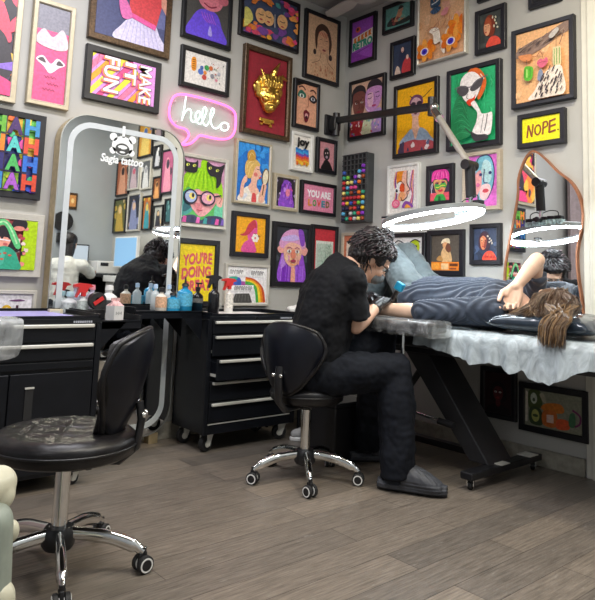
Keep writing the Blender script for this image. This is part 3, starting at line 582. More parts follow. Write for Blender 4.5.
def a_abface(a):
    a.R('d070a8', 0, 0, 1, 1)
    for i in range(5): a.L(['6a2a78', 'f0b850', 'e890b8', '8a3a90'][i % 4], [(.04+.035*i, .2), (.12+.03*i, .45), (.03+.03*i, .7), (.12+.03*i, 1)], .03); a.L(['e890c0', '7a3088', 'f0a040'][i % 3], [(.72+.05*i, 0), (.92+.02*i, .35), (.8+.05*i, .6), (.92+.03*i, 1)], .035)
    a.P('f0901c', [(.24, .62), (.22, .98), (.6, 1), (.64, .72), (.5, .56)], True); a.P('f0b8a0', [(.44, .6), (.5, .95), (.7, .98), (.72, .62), (.82, .45), (.66, .26), (.5, .22)], True)
    a.P('f4ece8', [(.2, .44), (.24, .66), (.42, .7), (.46, .5), (.34, .38)], True); a.P('e0501c', [(.34, .5), (.42, .66), (.56, .62), (.58, .46), (.46, .42)], True); a.P('f0a870', [(.3, .24), (.34, .4), (.5, .44), (.62, .34), (.5, .2)], True)
    a.L('281430', [(.7, .98), (.7, .66), (.84, .48), (.7, .42), (.72, .3), (.5, .2), (.42, .3)], .03); a.L('281430', [(.24, .68), (.42, .72), (.6, .6)], .022); a.E('f8f4f4', .25, .5, .12, .07); a.E('181020', .23, .48, .06, .045); a.E('f8f8f8', .26, .5, .02, .012)
    a.P('8a48a8', [(.5, 0), (.62, .18), (.9, .12), (1, 0)], True); a.P('f0a040', [(.62, 0), (.7, .1), (.86, .04), (.88, 0)], True); a.E('e85888', .2, .13, .19, .115); a.E('f49ab0', .2, .13, .13, .075); a.L('c03868', [(.1, .1), (.2, .16), (.3, .1)], .014)
def a_pinkhair(a):
    a.R('40384c', 0, 0, 1, 1); a.R('e8586c', 0, 0, 1, .26); a.P('e8a070', [(.2, .66), (.26, .34), (.4, .2), (.56, .18), (.7, .26), (.84, .6)], True)
    a.P('ec3ca4', [(.08, .62), (.12, .9), (.4, 1), (.75, .98), (.95, .84), (.94, .58), (.8, .7), (.5, .66), (.25, .7)], True)
    for i in range(9): a.L(['f878c8', 'b81c78', 'fca0d8'][i % 3], [(.14+.09*i, .7+.02*(i % 2)), (.2+.08*i, .82), (.3+.06*i, .92)], .02)
    a.P('50a850', [(.24, .5), (.34, .58), (.5, .5), (.66, .6), (.84, .5), (.8, .4), (.6, .44), (.44, .36), (.3, .38)], True); a.L('e0e040', [(.3, .44), (.44, .42), (.62, .48), (.78, .46)], .03); a.E('201c28', .37, .56, .085, .035); a.E('201c28', .68, .58, .085, .035); a.E('c86888', .37, .57, .04, .015); a.E('c86888', .68, .59, .04, .015)
    a.P('d02848', [(.42, .32), (.5, .35), (.56, .335), (.62, .36), (.68, .32), (.56, .27)], True); a.P('30a048', [(.26, 0), (.32, .16), (.42, .2), (.66, .2), (.76, .14), (.8, 0)], True); a.P('186030', [(.44, 0), (.46, .14), (.56, .14), (.58, 0)]); a.L('f0e8f4', [(.12, .24), (.08, .46), (.16, .56), (.12, .36)], .025)
def a_twowomen(a):
    a.R('d8b098', 0, 0, 1, 1); a.P('2c2428', [(.0, .55), (.02, .86), (.22, .96), (.44, .88), (.5, .6), (.4, .74), (.12, .78)], True); a.P('7a443c', [(.06, .78), (.06, .52), (.16, .38), (.28, .34), (.4, .42), (.46, .6), (.44, .78), (.26, .84)], True)
    for x in (.17, .35): a.E('e8dcd8', x, .62, .045, .018); a.E('1c1418', x, .62, .02, .017); a.L('2c1c1c', [(x-.06, .665), (x+.05, .67)], .02)
    a.L('4c2420', [(.26, .6), (.28, .52), (.24, .52)], .012); a.E('8c2430', .26, .45, .07, .02); rnd_blobs(a, ['8c544c', '683830'], 6, 2, .02, .04, (.12, .4, .4, .75))
    a.P('2c2430', [(.5, .7), (.56, .94), (.78, 1.0), (.98, .9), (1, .7), (.86, .84), (.66, .82)], True); a.P('c890c8', [(.5, .8), (.48, .5), (.6, .4), (.8, .42), (.96, .58), (1, .8), (.78, .86)], True); a.P('e0b0c8', [(.56, .74), (.56, .52), (.7, .5), (.72, .74)], True); a.L('2c2430', [(.76, .88), (.78, .98)], .012)
    for x in (.62, .87): a.L('503058', [(x-.06, .66), (x, .64), (x+.06, .67)], .018); a.L('402848', [(x-.07, .73), (x+.05, .74)], .02)
    a.L('905080', [(.76, .7), (.79, .58), (.75, .56)], .014); a.E('b03868', .76, .5, .07, .02); a.L('f0e0f0', [(.5, .5), (.56, .44), (.64, .42)], .014)
    a.P('a42830', [(0, 0), (.04, .3), (.2, .38), (.36, .34), (.44, .2), (.42, 0)], True); a.P('b090c8', [(.66, 0), (.66, .3), (.82, .42), (1, .4), (1, 0)], True); a.P('d0d4b0', [(.4, 0), (.42, .2), (.52, .34), (.66, .28), (.68, 0)], True); rnd_blobs(a, ['60b080', 'd8b0c0', 'f0e0d0', 'c85050', '8060b0', '70a8b8'], 40, 5, .012, .035, (.04, .01, .97, .32))
def a_redlady(a):
    a.R('34405a', 0, 0, 1, 1); rnd_blobs(a, ['3c4c68', '2c3448', '485878'], 16, 4, .05, .12); a.P('3c2838', [(.26, .36), (.24, .7), (.42, .9), (.64, .84), (.74, .55), (.64, .3)], True); a.P('d07c54', [(.3, .7), (.32, .44), (.42, .32), (.54, .4), (.58, .62), (.5, .76)], True); a.P('8c3c30', [(.46, .36), (.56, .44), (.58, .64), (.5, .6)], True); a.P('e8a878', [(.34, .7), (.38, .56), (.44, .66)], True)
    a.L('301c20', [(.34, .61), (.41, .62)], .02); a.L('301c20', [(.49, .62), (.55, .61)], .02); a.L('a05038', [(.43, .6), (.42, .5), (.46, .49)], .015); a.E('b02828', .43, .43, .05, .02); a.P('4c2430', [(.28, .66), (.38, .84), (.56, .8), (.62, .58), (.54, .7), (.42, .76)], True)
    a.P('d8442c', [(.42, 0), (.5, .2), (.66, .28), (.84, .26), (.97, .12), (.98, 0)], True); rnd_blobs(a, ['e86040', 'b03028'], 10, 3, .03, .05, (.52, .02, .92, .2))
    for x, y in ((.72, .56), (.8, .6), (.74, .66), (.84, .52), (.66, .74)): a.E('b8b0a8', x, y, .04, .03, x*9); a.E('e0c8b0', x, y, .015, .012)
def a_redhair(a):
    a.R('3c403e', 0, 0, 1, 1); rnd_blobs(a, ['484c48', '303432'], 12, 4, .05, .12); a.P('7c3018', [(.24, .4), (.24, .74), (.42, .92), (.66, .84), (.74, .55), (.62, .3)], True); a.P('e0a078', [(.24, .68), (.24, .48), (.34, .34), (.48, .4), (.52, .62), (.42, .76)], True); a.P('a84c28', [(.26, .68), (.38, .86), (.56, .76), (.56, .44), (.48, .66)], True)
    a.L('301c14', [(.26, .61), (.34, .62)], .02); a.L('301c14', [(.4, .62), (.47, .61)], .02); a.E('b83428', .32, .44, .045, .02); a.L('b87850', [(.35, .6), (.33, .52), (.36, .51)], .014); a.P('e04c38', [(.36, 0), (.44, .2), (.6, .28), (.84, .24), (1, .1), (1, 0)], True)
    for x, y in ((.7, .56), (.8, .62), (.74, .72), (.86, .5), (.64, .82), (.78, .8)): a.E('d8d4b8', x, y, .045, .03, x*7)
def a_mirrorlady(a):
    a.R('1f74cc', 0, 0, 1, 1); a.P('3090e0', [(0, .7), (.3, .88), (.6, .8), (1, .92), (1, 1), (0, 1)], True); rnd_blobs(a, ['1a64b8', '3c9ae8'], 12, 6, .06, .13, (0, .3, 1, 1))
    a.P('f0e8dc', [(.08, 0), (.16, .16), (.34, .26), (.62, .22), (.8, .14), (.88, 0)], True); a.P('f0b8a0', [(.36, .24), (.44, .34), (.44, .46), (.62, .42), (.62, .28), (.7, .2), (.56, .1)], True); a.P('d84c50', [(.48, 0), (.5, .15), (.6, .14), (.62, 0)], True); a.P('d8dce8', [(.2, .02), (.26, .14), (.34, .1)], True)
    a.P('f0bca4', [(.42, .6), (.42, .44), (.52, .36), (.66, .4), (.72, .46), (.76, .5), (.7, .56), (.68, .66), (.54, .7)], True); a.P('dcb464', [(.24, .48), (.24, .64), (.32, .72), (.48, .76), (.66, .7), (.7, .64), (.58, .62), (.5, .52), (.44, .42), (.34, .4)], True); a.P('c89840', [(.3, .72), (.3, .84), (.44, .9), (.54, .84), (.54, .74), (.42, .7)], True)
    for p in ([(.28, .5), (.32, .64), (.44, .7)], [(.34, .46), (.4, .6), (.52, .68)], [(.34, .74), (.4, .84), (.5, .8)]): a.L('f0d898', p, .014)
    a.L('503828', [(.6, .575), (.68, .57)], .018); a.E('e07870', .57, .48, .06, .035); a.P('c82838', [(.68, .44), (.76, .45), (.7, .41)], True); a.P('f0b8a0', [(.1, .08), (.13, .3), (.22, .42), (.3, .44), (.3, .34), (.22, .28), (.2, .08)], True); a.E('6a4a28', .88, .46, .11, .16, -.25); a.E('e8dcc0', .88, .46, .085, .135, -.25); a.P('f0b8a0', [(.68, .04), (.76, .26), (.8, .34), (.92, .32), (.9, .2), (.84, .02)], True); a.L('6a4a28', [(.84, .32), (.8, .14)], .035)
# name: wall, u0, u1, z0, z1, art, frame material, frame width, depth, mount colour, label
FR = [
 ('L',-3.030,-2.530,1.890,2.590,a_abstract,GOLD_FR,.035,.03,None,'champagne framed splashy pink, orange and dark abstract, topmost beside the cropped left edge'),
 ('L',-2.475,-2.240,1.910,2.520,a_pinkquote,GOLD_FR,.028,.03,None,'narrow champagne framed hot pink poster with a white bow above the standing mirror'),
 ('L',-2.160,-1.620,2.375,2.935,a_skirt,BRONZE,.04,.03,None,'large ornate bronze framed painting of a red top and pleated lilac skirt'),
 ('L',-2.160,-1.670,2.005,2.335,a_fun,GREYFR,.04,.03,None,'landscape black frame with MAKE IT FUN in sideways white letters on pink and yellow rays'),
 ('L',-1.540,-1.150,2.560,2.980,a_purplefig,BLK_FRAME,.028,.03,None,'black framed print of a pink headed figure in blue violet against grey'),
 ('L',-1.530,-1.145,2.230,2.505,a_monsters,BLK_FRAME,.03,.03,None,'black framed white sheet of small coloured creatures above the neon sign'),
 ('L',-1.085,-0.530,2.705,3.095,a_twofaces,BLK_FRAME,.03,.03,None,'black framed busy patterned picture of tan faces lying sideways at the top of the wall'),
 ('L',-0.470,-0.095,2.545,3.090,a_linewoman,BLK_FRAME,.03,.03,None,'tall black framed beige drawing of a dark haired woman near the room corner ceiling'),
 ('L',-0.555,-0.295,2.140,2.515,a_closeup,BLK_FRAME,.028,.03,None,'black framed face close-up with green eyelid and open dark lips beside the golden mask'),
 ('L',-0.565,-0.345,1.810,2.105,a_joy,WHT_FR,.025,.03,None,'small white framed print reading joy over rainbow drips'),
 ('L',-0.305,-0.090,1.830,2.105,a_pinkblack,BLK_FRAME,.03,.03,None,'small black framed black figure on dusty pink under the lamp bracket'),
 ('L',-1.065,-0.750,1.510,1.960,a_mirrorlady,GOLD_FR,.02,.035,None,'champagne framed blonde lady holding a hand mirror on bright blue'),
 ('L',-0.715,-0.480,1.500,1.765,a_smallpurple,GOLD_FR,.028,.03,None,'small champagne framed purple figure between the blue lady and the YOU ARE LOVED print'),
 ('L',-0.450,-0.085,1.500,1.750,a_loved,BLK_FRAME,.026,.03,None,'landscape black frame reading YOU ARE LOVED on pink'),
 ('L',-1.500,-1.120,1.315,1.795,a_greenhair,SILV_FR,.028,.035,None,'pale silver framed girl with lime green hair, round glasses and two black cats'),
 ('L',-1.490,-1.155,0.805,1.240,a_doing,GREYFR,.035,.03,None,'charcoal framed bright yellow poster reading YOU\'RE DOING GREAT behind the spray bottles'),
 ('L',-1.060,-0.740,1.145,1.455,a_pinkhat,GREYFR,.033,.03,None,'black framed pink woman in a hat with a white flower on orange yellow'),
 ('L',-0.700,-0.330,0.950,1.415,a_beard,BLK_FRAME,.035,.03,None,'large black framed elf eared face with purple cap and long violet beard'),
 ('L',-0.325,-0.050,0.950,1.425,a_redframe,BLK_FRAME,.03,.03,None,'black framed red mount with a green scribbled sheet just left of the artist'),
 ('L',-1.100,-0.720,0.810,1.095,a_rainbow,SILV_FR,.02,.03,None,'thin silver framed white print with a rainbow and grey car, above the drawer cart'),
 ('L',-2.780,-2.360,1.380,1.850,a_haha,GREYFR,.035,.04,None,'thick black framed grid of multicoloured letters H and A left of the standing mirror'),
 ('L',-2.725,-2.325,0.960,1.300,a_hood,SILV_FR,.04,.04,None,'pale framed girl in a green hood with a lime strip, below the letter grid'),
 ('L',-2.830,-2.330,0.680,0.890,a_dot,SILV_FR,.022,.03,None,'pale framed white print with a pink D, right behind the lavender mat'),
 ('R',0.055,0.340,2.720,3.110,a_retro,BLK_FRAME,.028,.03,None,'black framed purple poster with orange and green lettering next to the room corner'),
 ('R',0.410,0.705,2.890,3.115,a_teal,BLK_FRAME,.028,.03,None,'small landscape black frame with a reclining figure on teal at the top of the wall'),
 ('R',0.495,0.725,2.515,2.805,a_cards,BLK_FRAME,.03,.03,None,'small black framed navy picture of pale figures, one in red'),
 ('R',0.760,1.170,2.560,3.110,a_hands,SILV_FR,.014,.04,None,'tall thin silver framed tan artwork with blue feathered hands and orange flowers'),
 ('R',0.070,0.450,2.110,2.590,a_twowomen,BLK_FRAME,.028,.03,None,'black framed portrait of a brown faced and a violet faced woman side by side'),
 ('R',0.540,0.940,1.910,2.455,a_yellowman,BLK_FRAME,.032,.03,None,'black framed long necked figure with open mouth on deep yellow'),
 ('R',1.235,1.460,2.525,2.825,a_redhair,GREYFR,.033,.03,None,'small black framed red haired woman in profile on dark grey near the ceiling'),
 ('R',1.020,1.430,1.900,2.460,a_sunglass,GREYFR,.034,.04,None,'large black framed pale woman in dark sunglasses on vivid green'),
 ('R',1.510,1.910,2.105,2.610,a_hat,GREYFR,.03,.04,None,'large black framed tan collage of a figure in a wide woven hat'),
 ('R',1.550,1.850,1.850,2.060,a_nope,GREYFR,.03,.04,None,'small black framed bright yellow sign reading NOPE.'),
 ('R',1.620,1.830,2.725,3.025,a_dark,GREYFR,.03,.03,None,'black frame cropped by the photo top, above the hat collage'),
 ('R',1.250,1.450,2.885,3.135,a_dark,GREYFR,.03,.03,None,'black frame cropped by the photo top, above the red haired profile'),
 ('R',0.495,0.785,1.490,1.860,a_abface,WHT_FR,.02,.03,'e8e2dc','white framed swirling orange and magenta abstract face beside the ink rack'),
 ('R',0.850,1.075,1.540,1.820,a_pinkhair,GREYFR,.032,.03,None,'small dark framed face with hot pink hair and green stripes'),
 ('R',1.150,1.430,1.485,1.870,a_blueface,WOOD_FR,.026,.035,None,'pale wood framed cubist blue face on pink beside the lamp hinge'),
 ('R',1.205,1.430,1.140,1.400,a_redlady,GREYFR,.03,.03,None,'black framed glowing woman with red shoulder on navy beside the wavy mirror'),
 ('R',0.865,1.160,1.065,1.370,a_brownlady,GREYFR,.035,.03,None,'black framed pale draped figure over an orange band under the ring lamp'),
 ('R',0.505,0.850,1.060,1.360,a_whiteface,GREYFR,.03,.03,None,'black framed white sheet with pink and lime face features behind the artist\'s hair'),
 ('R',1.550,1.960,0.180,0.455,a_cans,BLK_FRAME,.035,.03,None,'low landscape black frame with orange and olive jars under the tattoo bed'),
 ('R',1.290,1.530,0.215,0.515,a_lowdark,BLK_FRAME,.03,.03,None,'low dark reddish portrait in a black frame behind the bed column'),
 ('R',0.895,1.150,0.710,1.040,a_dark,GREYFR,.03,.03,None,'black frame mostly hidden behind the client\'s hips'),
 ('R',1.200,1.430,0.700,1.045,a_dark,GREYFR,.03,.03,None,'black frame mostly hidden behind the client\'s waist'),
 ('R',0.035,0.345,1.100,1.380,a_orange,WOOD_FR,.025,.03,None,'wooden framed orange picture in the corner behind the artist\'s head'),
]
GAL = [(3.91,4.26,1.97,2.44,'b0684a','e0a080','302020'),(3.63,3.93,2.02,2.37,'7c7c84','c8b0b8','d0607a'),(3.34,3.6,2.0,2.36,'5a5c60','d8d8d8','a0a0a8'),(3.36,3.72,2.4,2.86,'e0a040','f0d070','4a70b8'),
 (3.12,3.31,2.23,2.5,'303238','c8c8d0','e8e8e8'),(3.11,3.33,2.57,2.86,'403848','9a8890','d0b0a0'),(2.81,3.1,1.91,2.42,'b05a80','e090a8','3a3040'),(3.08,3.28,1.85,2.13,'8a5030','e0a060','402818'),
 (3.92,4.27,1.5,1.94,'5c6038','c8a848','e8c890'),(3.55,3.89,1.51,1.97,'24283a','8890b8','e0b898'),(3.27,3.5,1.51,1.92,'b86a30','3a98a8','e8c850'),(3.0,3.22,1.51,1.79,'b8b8b0','30303a','e0c098'),(2.79,2.97,1.57,1.85,'203840','3a6a70','70a0a0')]
GL = ['leftmost upper orange portrait','grey and pink sheet, second of the middle row','grey figure, third of the middle row','large orange and blue picture at the top','small black print with a white figure','small mauve picture at the top','tall pink picture nearest the door trim','narrow brown and orange picture','olive yellow picture, leftmost of the lowest row','dark blue portrait, second of the lowest row','orange and teal picture, third of the lowest row','white mounted dark figure, fourth of the lowest row','dark teal picture, last of the lowest row']
for i, g in enumerate(GAL):
    FR.append(('R',g[0],g[1],g[2],g[3],two(g[4],g[5],g[6],i),BLK_FRAME if i not in (1,2,9) else SILV_FR,.022,.03,None,'far wall picture in the standing mirror, '+GL[i]))
LIP = mat('pale_lip', (.80, .79, .74), .35, .2, nz=.03)
def picture_frame(wall, u0, u1, z0, z1, art, fm, fw, dp, mount, label):
    loc, rz = (((u0+u1)/2, 0, z0), 0) if wall == 'L' else ((0, -(u0+u1)/2, z0), -PI/2)
    T = thing('picture_frame', label, 'framed picture', loc, rz, 'framed pictures hung across the two walls')
    W, H = u1-u0, z1-z0
    mb = MB(fm)
    prof = [(0, 0), (0, dp-.003), (.003, dp), (fw-.004, dp-.001), (fw, dp-.006), (fw, .002)]
    rings = []
    for ins, d in prof:
        rings.append([mb.v((-W/2+ins, -d, ins)), mb.v((W/2-ins, -d, ins)), mb.v((W/2-ins, -d, H-ins)), mb.v((-W/2+ins, -d, H-ins))])
    for a, b in zip(rings, rings[1:]):
        for k in range(4): mb.f([a[k], a[(k+1) % 4], b[(k+1) % 4], b[k]])
    mb.f(rings[0]); 
    if fm in (GOLD_FR, SILV_FR):
        mb.use(LIP); r2 = [[mb.v((x*(W/2-i_), -d_, H/2+z_*(H/2-i_))) for x, z_ in ((-1, -1), (1, -1), (1, 1), (-1, 1))] for i_, d_ in ((fw-.007, dp-.001), (fw-.006, dp+.001), (fw, dp-.006))]
        for a, b in zip(r2, r2[1:]):
            for k in range(4): mb.f([a[k], a[(k+1) % 4], b[(k+1) % 4], b[k]])
    mb.build('frame', T)
    iw, ih = W-2*fw, H-2*fw; z = fw
    if mount:
        m2 = MB(ink(mount)); m2.box((-iw/2, -dp+.012, fw), (iw/2, -.004, H-fw)); m2.build('mount', T)
        iw -= .055; ih -= .06; z = fw+.03
    A = Art(iw+.002, ih+.002, max(.004, dp-.013)); art(A)
    for v in A.mb.bm.verts: v.co.z += z-.001
    bm = A.mb.bm; me = bpy.data.meshes.new('artwork')
    bm.normal_update()
    for f in bm.faces:
        if f.normal.y > 0: f.normal_flip()
    bm.to_mesh(me); bm.free()
    for m_ in A.mb.mats: me.materials.append(m_)
    o = bpy.data.objects.new('artwork', me); COL.objects.link(o); o.parent = T
    return T
for f in FR: picture_frame(*f)
# ---------------------------------------------------------------- mirrors
MIR = mat('mirror_glass', (.86, .89, .90), .015, 1.0)
def rrect(x0, x1, z0, z1, r, n=8):
    out = []
    for cx, cz, a0 in ((x1-r, z1-r, 0), (x0+r, z1-r, 90), (x0+r, z0+r, 180), (x1-r, z0+r, 270)):
        for i in range(n+1):
            a = math.radians(a0+90*i/n); out.append((cx+r*math.cos(a), cz+r*math.sin(a)))
    return out
def strip(mb, A, B, ya, yb=None):
    yb = ya if yb is None else yb
    a = [mb.v((x, ya, z)) for x, z in A]; b = [mb.v((x, yb, z)) for x, z in B]; n = len(a)
    for i in range(n): mb.f([a[i], a[(i+1) % n], b[(i+1) % n], b[i]])
T = thing('standing_mirror', 'tall round cornered standing mirror with a pale light band and a white shop logo', 'mirror', (-1.9, -.06, 0))
X0, X1, Z0, Z1 = -.395, .40, .05, 1.9
o1, o2 = rrect(X0, X1, Z0, Z1, .17), rrect(X0+.006, X1-.006, Z0+.006, Z1-.006, .165)
mb = MB(mat('brushed_gold', (.62, .50, .30), .35, .7, nz=.1, scale=30))
strip(mb, o1, o1, 0.055, -.03); mb.use(mat('steel_lip', (.45, .46, .45), .3, .6, nz=.05)); strip(mb, o1, o2, -.03, -.03); mb.use(mb.mats[0]); mb.f([mb.v((x, .055, z)) for x, z in o1])
for x in (-.3, .3): mb.box((x-.03, -.02, 0), (x+.03, .05, .06))
mb.build('frame', T)
mb = MB(MIR); vs = [mb.v((x, -.026, z)) for x, z in o2]; mb.f(vs); mb.build('glass', T)
i1, i2 = rrect(X0+.045, X1-.045, Z0+.045, Z1-.045, .14), rrect(X0+.077, X1-.077, Z0+.077, Z1-.077, .113)
mb = MB(mat('frosted_band', (.60, .64, .65), .45, nz=.03)); strip(mb, i1, i2, -.0285); strip(mb, i1, i1, -.0285, -.026); strip(mb, i2, i2, -.0285, -.026); mb.build('light_band', T)
DEC = mat('white_decal', (.85, .87, .86), .5, nz=.02)
mb = MB(DEC)     # shop lettering and bear emblem
def dec_text(body, x0, z0, x1, z1, bold=.02):
    vs, fs = text_geo(body, bold, .15); L = [mb.v((x0+u*(x1-x0), -.029, z0+v_*(z1-z0))) for u, v_ in vs]
    for f in fs: mb.f([L[i] for i in f])
dec_text('Sagia tattoo', -.155, 1.625, .115, 1.69, .03)
mb.M = Matrix.Translation((-.115, 0, .13))
c = V((.09, 0, 1.60))
def disc(cx, cz, rx, rz, y=-.029, m=None, n=18, a0=0, a1=2*PI):
    if m: mb.use(m)
    mb.f([mb.v((cx+rx*math.cos(a0+(a1-a0)*i/n), y, cz+rz*math.sin(a0+(a1-a0)*i/n))) for i in range(n)])
disc(.09, 1.62, .068, .058); disc(.03, 1.665, .024, .024); disc(.15, 1.665, .024, .024); disc(.03, 1.585, .02, .02); disc(.15, 1.585, .02, .02)
mb.f([mb.v((x, -.029, z)) for x, z in ((.083, 1.67), (.083, 1.74), (.1, 1.74), (.1, 1.67))])
DK = mat('decal_dark', (.05, .05, .05), .5, nz=.1)
disc(.09, 1.60, .045, .035, -.0296, DK); disc(.09, 1.612, .03, .012, -.03, DEC); disc(.09, 1.582, .018, .006, -.03, DEC); disc(.075, 1.6, .006, .005, -.0303, DK)
mb.M = Matrix(); mb.build('shop_decal', T)

T = thing('wavy_mirror', 'wavy edged wall mirror with a copper rim above the bed head', 'mirror', (0, -1.72, .8), -PI/2)
pts = []
def wr(x, y, X=-0.03):
    d = rt*((x-CX)/F_PX) + up*(-(y-CY)/F_PX) + fwd
    return CAM + d*((X-CAM.x)/d.x)
for x, y in ((534, 150), (545, 158), (557, 170), (570, 180), (578, 192), (582.5, 207), (583, 224), (579, 240), (577, 255), (578, 275), (581, 296), (585, 322), (590, 350), (575, 372), (545, 376), (520, 366), (507, 345), (503, 318), (503, 290), (504, 265), (508, 242), (513, 217), (516.5, 195), (517, 180), (520, 168), (526, 155)):
    p = wr(x, y); pts.append((-p.y-1.72, p.z-.8))
pts = [(p.x, p.y) for p in smooth_curve([(a, b, 0) for a, b in pts], 4, True)]
cx = sum(p[0] for p in pts)/len(pts); cz = sum(p[1] for p in pts)/len(pts)
inner = [(cx+(x-cx)*.955, cz+(z-cz)*.975) for x, z in pts]
mb = MB(mat('copper_rim', (.36, .15, .075), .38, .35, nz=.15, scale=20)); strip(mb, pts, pts, 0, -.03); strip(mb, pts, inner, -.03, -.03); strip(mb, inner, inner, -.03, -.02); mb.build('rim', T)
mb = MB(MIR); vs = [mb.v((x, -.021, z)) for x, z in inner]
for tr in tessellate_polygon([[V((x, z, 0)) for x, z in inner]]): mb.f([vs[i] for i in tr])
mb.build('glass', T)

# ---------------------------------------------------------------- neon speech bubble
def neonmat(n, c, e): return mat(n, c, .4, emit=e)
o0 = wl(202, 120, 0); T = thing('neon_sign', 'pink neon speech bubble with the word hello in white neon', 'neon sign', (o0.x, 0, o0.z))
def npt(p, Y=-.03): q = wl(160+p[0]/5.95, 80+p[1]/5.95, Y); return (q.x-o0.x, q.y, q.z-o0.z)
bub = [(60, 150), (78, 105), (110, 86), (160, 88), (250, 108), (350, 138), (415, 165), (446, 200), (450, 260), (440, 315), (410, 346), (360, 352), (300, 342), (240, 330), (215, 350), (180, 378), (132, 384), (160, 352), (172, 322), (150, 292), (100, 276), (65, 240), (54, 200)]
mb = MB(neonmat('pink_neon', (1, .12, .42), 2.6)); mb.tube(smooth_curve([npt(p) for p in bub], 4, True), .0075, 8, closed=True); mb.build('bubble_outline', T, True)
mb = MB(neonmat('white_neon', (.75, 1, .92), 1.5))
for path in ([(155, 98), (145, 165), (130, 242)], [(134, 222), (150, 190), (173, 172), (186, 190), (183, 225), (192, 247), (213, 246), (236, 222), (240, 195), (226, 187), (212, 210), (218, 245), (238, 262), (256, 240), (274, 195), (274, 168), (262, 165), (252, 200), (256, 252), (275, 272), (298, 240), (318, 200), (320, 174), (309, 172), (300, 205), (304, 257), (320, 285), (342, 286), (362, 266)]):
    mb.tube(smooth_curve([npt(p) for p in path], 4), .0048, 8)
mb.tube([npt((384+24*math.cos(t*PI/8), 278+24*math.sin(t*PI/8))) for t in range(16)], .0048, 8, closed=True); mb.tube([npt((396, 258)), npt((408, 262))], .0048, 8)
mb.build('lettering', T, True)
mb = MB(mat('clear_acrylic', (.9, .9, .92), .05, spec=.4, alpha=.12)); mb.f([mb.v(npt(p, -.014)) for p in bub]); mb.build('backing_sheet', T)
mb = MB(neonmat('pink_neon', (1, .12, .42), 2.6), WHITE); mb.use(WHITE)
for p in ((80, 130), (430, 190), (420, 335), (90, 250)): q = npt(p, 0); mb.cyl((q[0], 0, q[2]), (q[0], -.03, q[2]), .004, 8)
mb.build('standoff', T)

# ---------------------------------------------------------------- golden mask in its shadow box
T = thing('mask_shadow_box', 'bronze framed crimson velvet box with a golden demon mask and plaque', 'framed mask', (-.8125, 0, 2.01))
W, H, dp, fw = .435, .64, .04, .035
mb = MB(BRONZE); rings = []
for ins, d in [(0, 0), (0, dp-.003), (.003, dp), (fw-.01, dp-.002), (fw, dp-.01), (fw, .004)]:
    rings.append([mb.v((-W/2+ins, -d, ins)), mb.v((W/2-ins, -d, ins)), mb.v((W/2-ins, -d, H-ins)), mb.v((-W/2+ins, -d, H-ins))])
for a, b in zip(rings, rings[1:]):
    for k in range(4): mb.f([a[k], a[(k+1) % 4], b[(k+1) % 4], b[k]])
mb.build('frame', T)
VEL = mat('crimson_velvet', (.28, .006, .02), .85, nz=.15, scale=60, sheen=.3)
mb = MB(VEL); mb.box((-W/2+.02, -.012, .02), (W/2-.02, 0, H-.02)); mb.build('velvet_backing', T)
GLD = mat('polished_gold', (.95, .58, .12), .28, 1.0, nz=.15, scale=50)
m2 = MB(GLD)
for i in range(7): x = -.055+i*.021; m2.limb([(x, -.055, .33), (x*1.15, -.085, .39+.01*(i % 2)), (x*1.2+.004, -.075, .43+.012*(i % 3))], [.017, .013, .008])
m2.limb([(-.085, -.03, .30), (-.10, -.04, .37), (-.085, -.045, .42)], [.028, .03, .014]); m2.ball((.005, -.045, .29), (.092, .055, .095)); m2.ball((0, -.05, .23), (.06, .045, .06)); m2.ball((0, -.095, .28), (.018, .022, .03)); m2.ball((0, -.08, .225), (.045, .03, .016)); m2.ball((0, -.07, .2), (.03, .03, .022))
for q in (-1, 1):
    m2.ball((q*.04, -.085, .315), (.022, .018, .015)); m2.ball((q*.045, -.085, .345), (.032, .016, .012), M=Matrix.Rotation(q*-.5, 4, 'Y')); m2.ball((q*.05, -.075, .26), (.028, .025, .022))
    m2.ball((q*.1, -.03, .34), (.032, .016, .045), M=Matrix.Rotation(q*.5, 4, 'Y')); m2.limb([(q*.06, -.06, .38), (q*.075, -.07, .43), (q*.1, -.07, .47)], [.018, .012, .005])
for i in range(9):
    x = -.07+i*.0175; m2.limb([(x, -.05, .37), (x*1.1, -.07, .41), (x*1.15+.01*math.sin(i*2), -.065, .43+.015*math.sin(i*1.7))], [.014, .012, .006])
m2.limb([(.01, -.05, .42), (.03, -.06, .48), (.075, -.06, .555)], [.02, .022, .006]); m2.limb([(.08, -.05, .44), (.12, -.05, .46), (.165, -.04, .45)], [.016, .014, .006])
remesh(m2, 'golden_mask', .004, [GLD], smooth_it=2, fn=lambda p, n: .0012*noise.noise(p*120)).parent = T
mb = MB(GLD); mb.box((-.06, -.03, .11), (.07, -.012, .135), bev=.004); mb.box((-.03, -.035, .095), (.04, -.012, .112), bev=.004); mb.box((-.05, -.022, .085), (-.03, -.012, .1)); mb.box((.035, -.022, .08), (.055, -.012, .1)); mb.build('plaque', T)

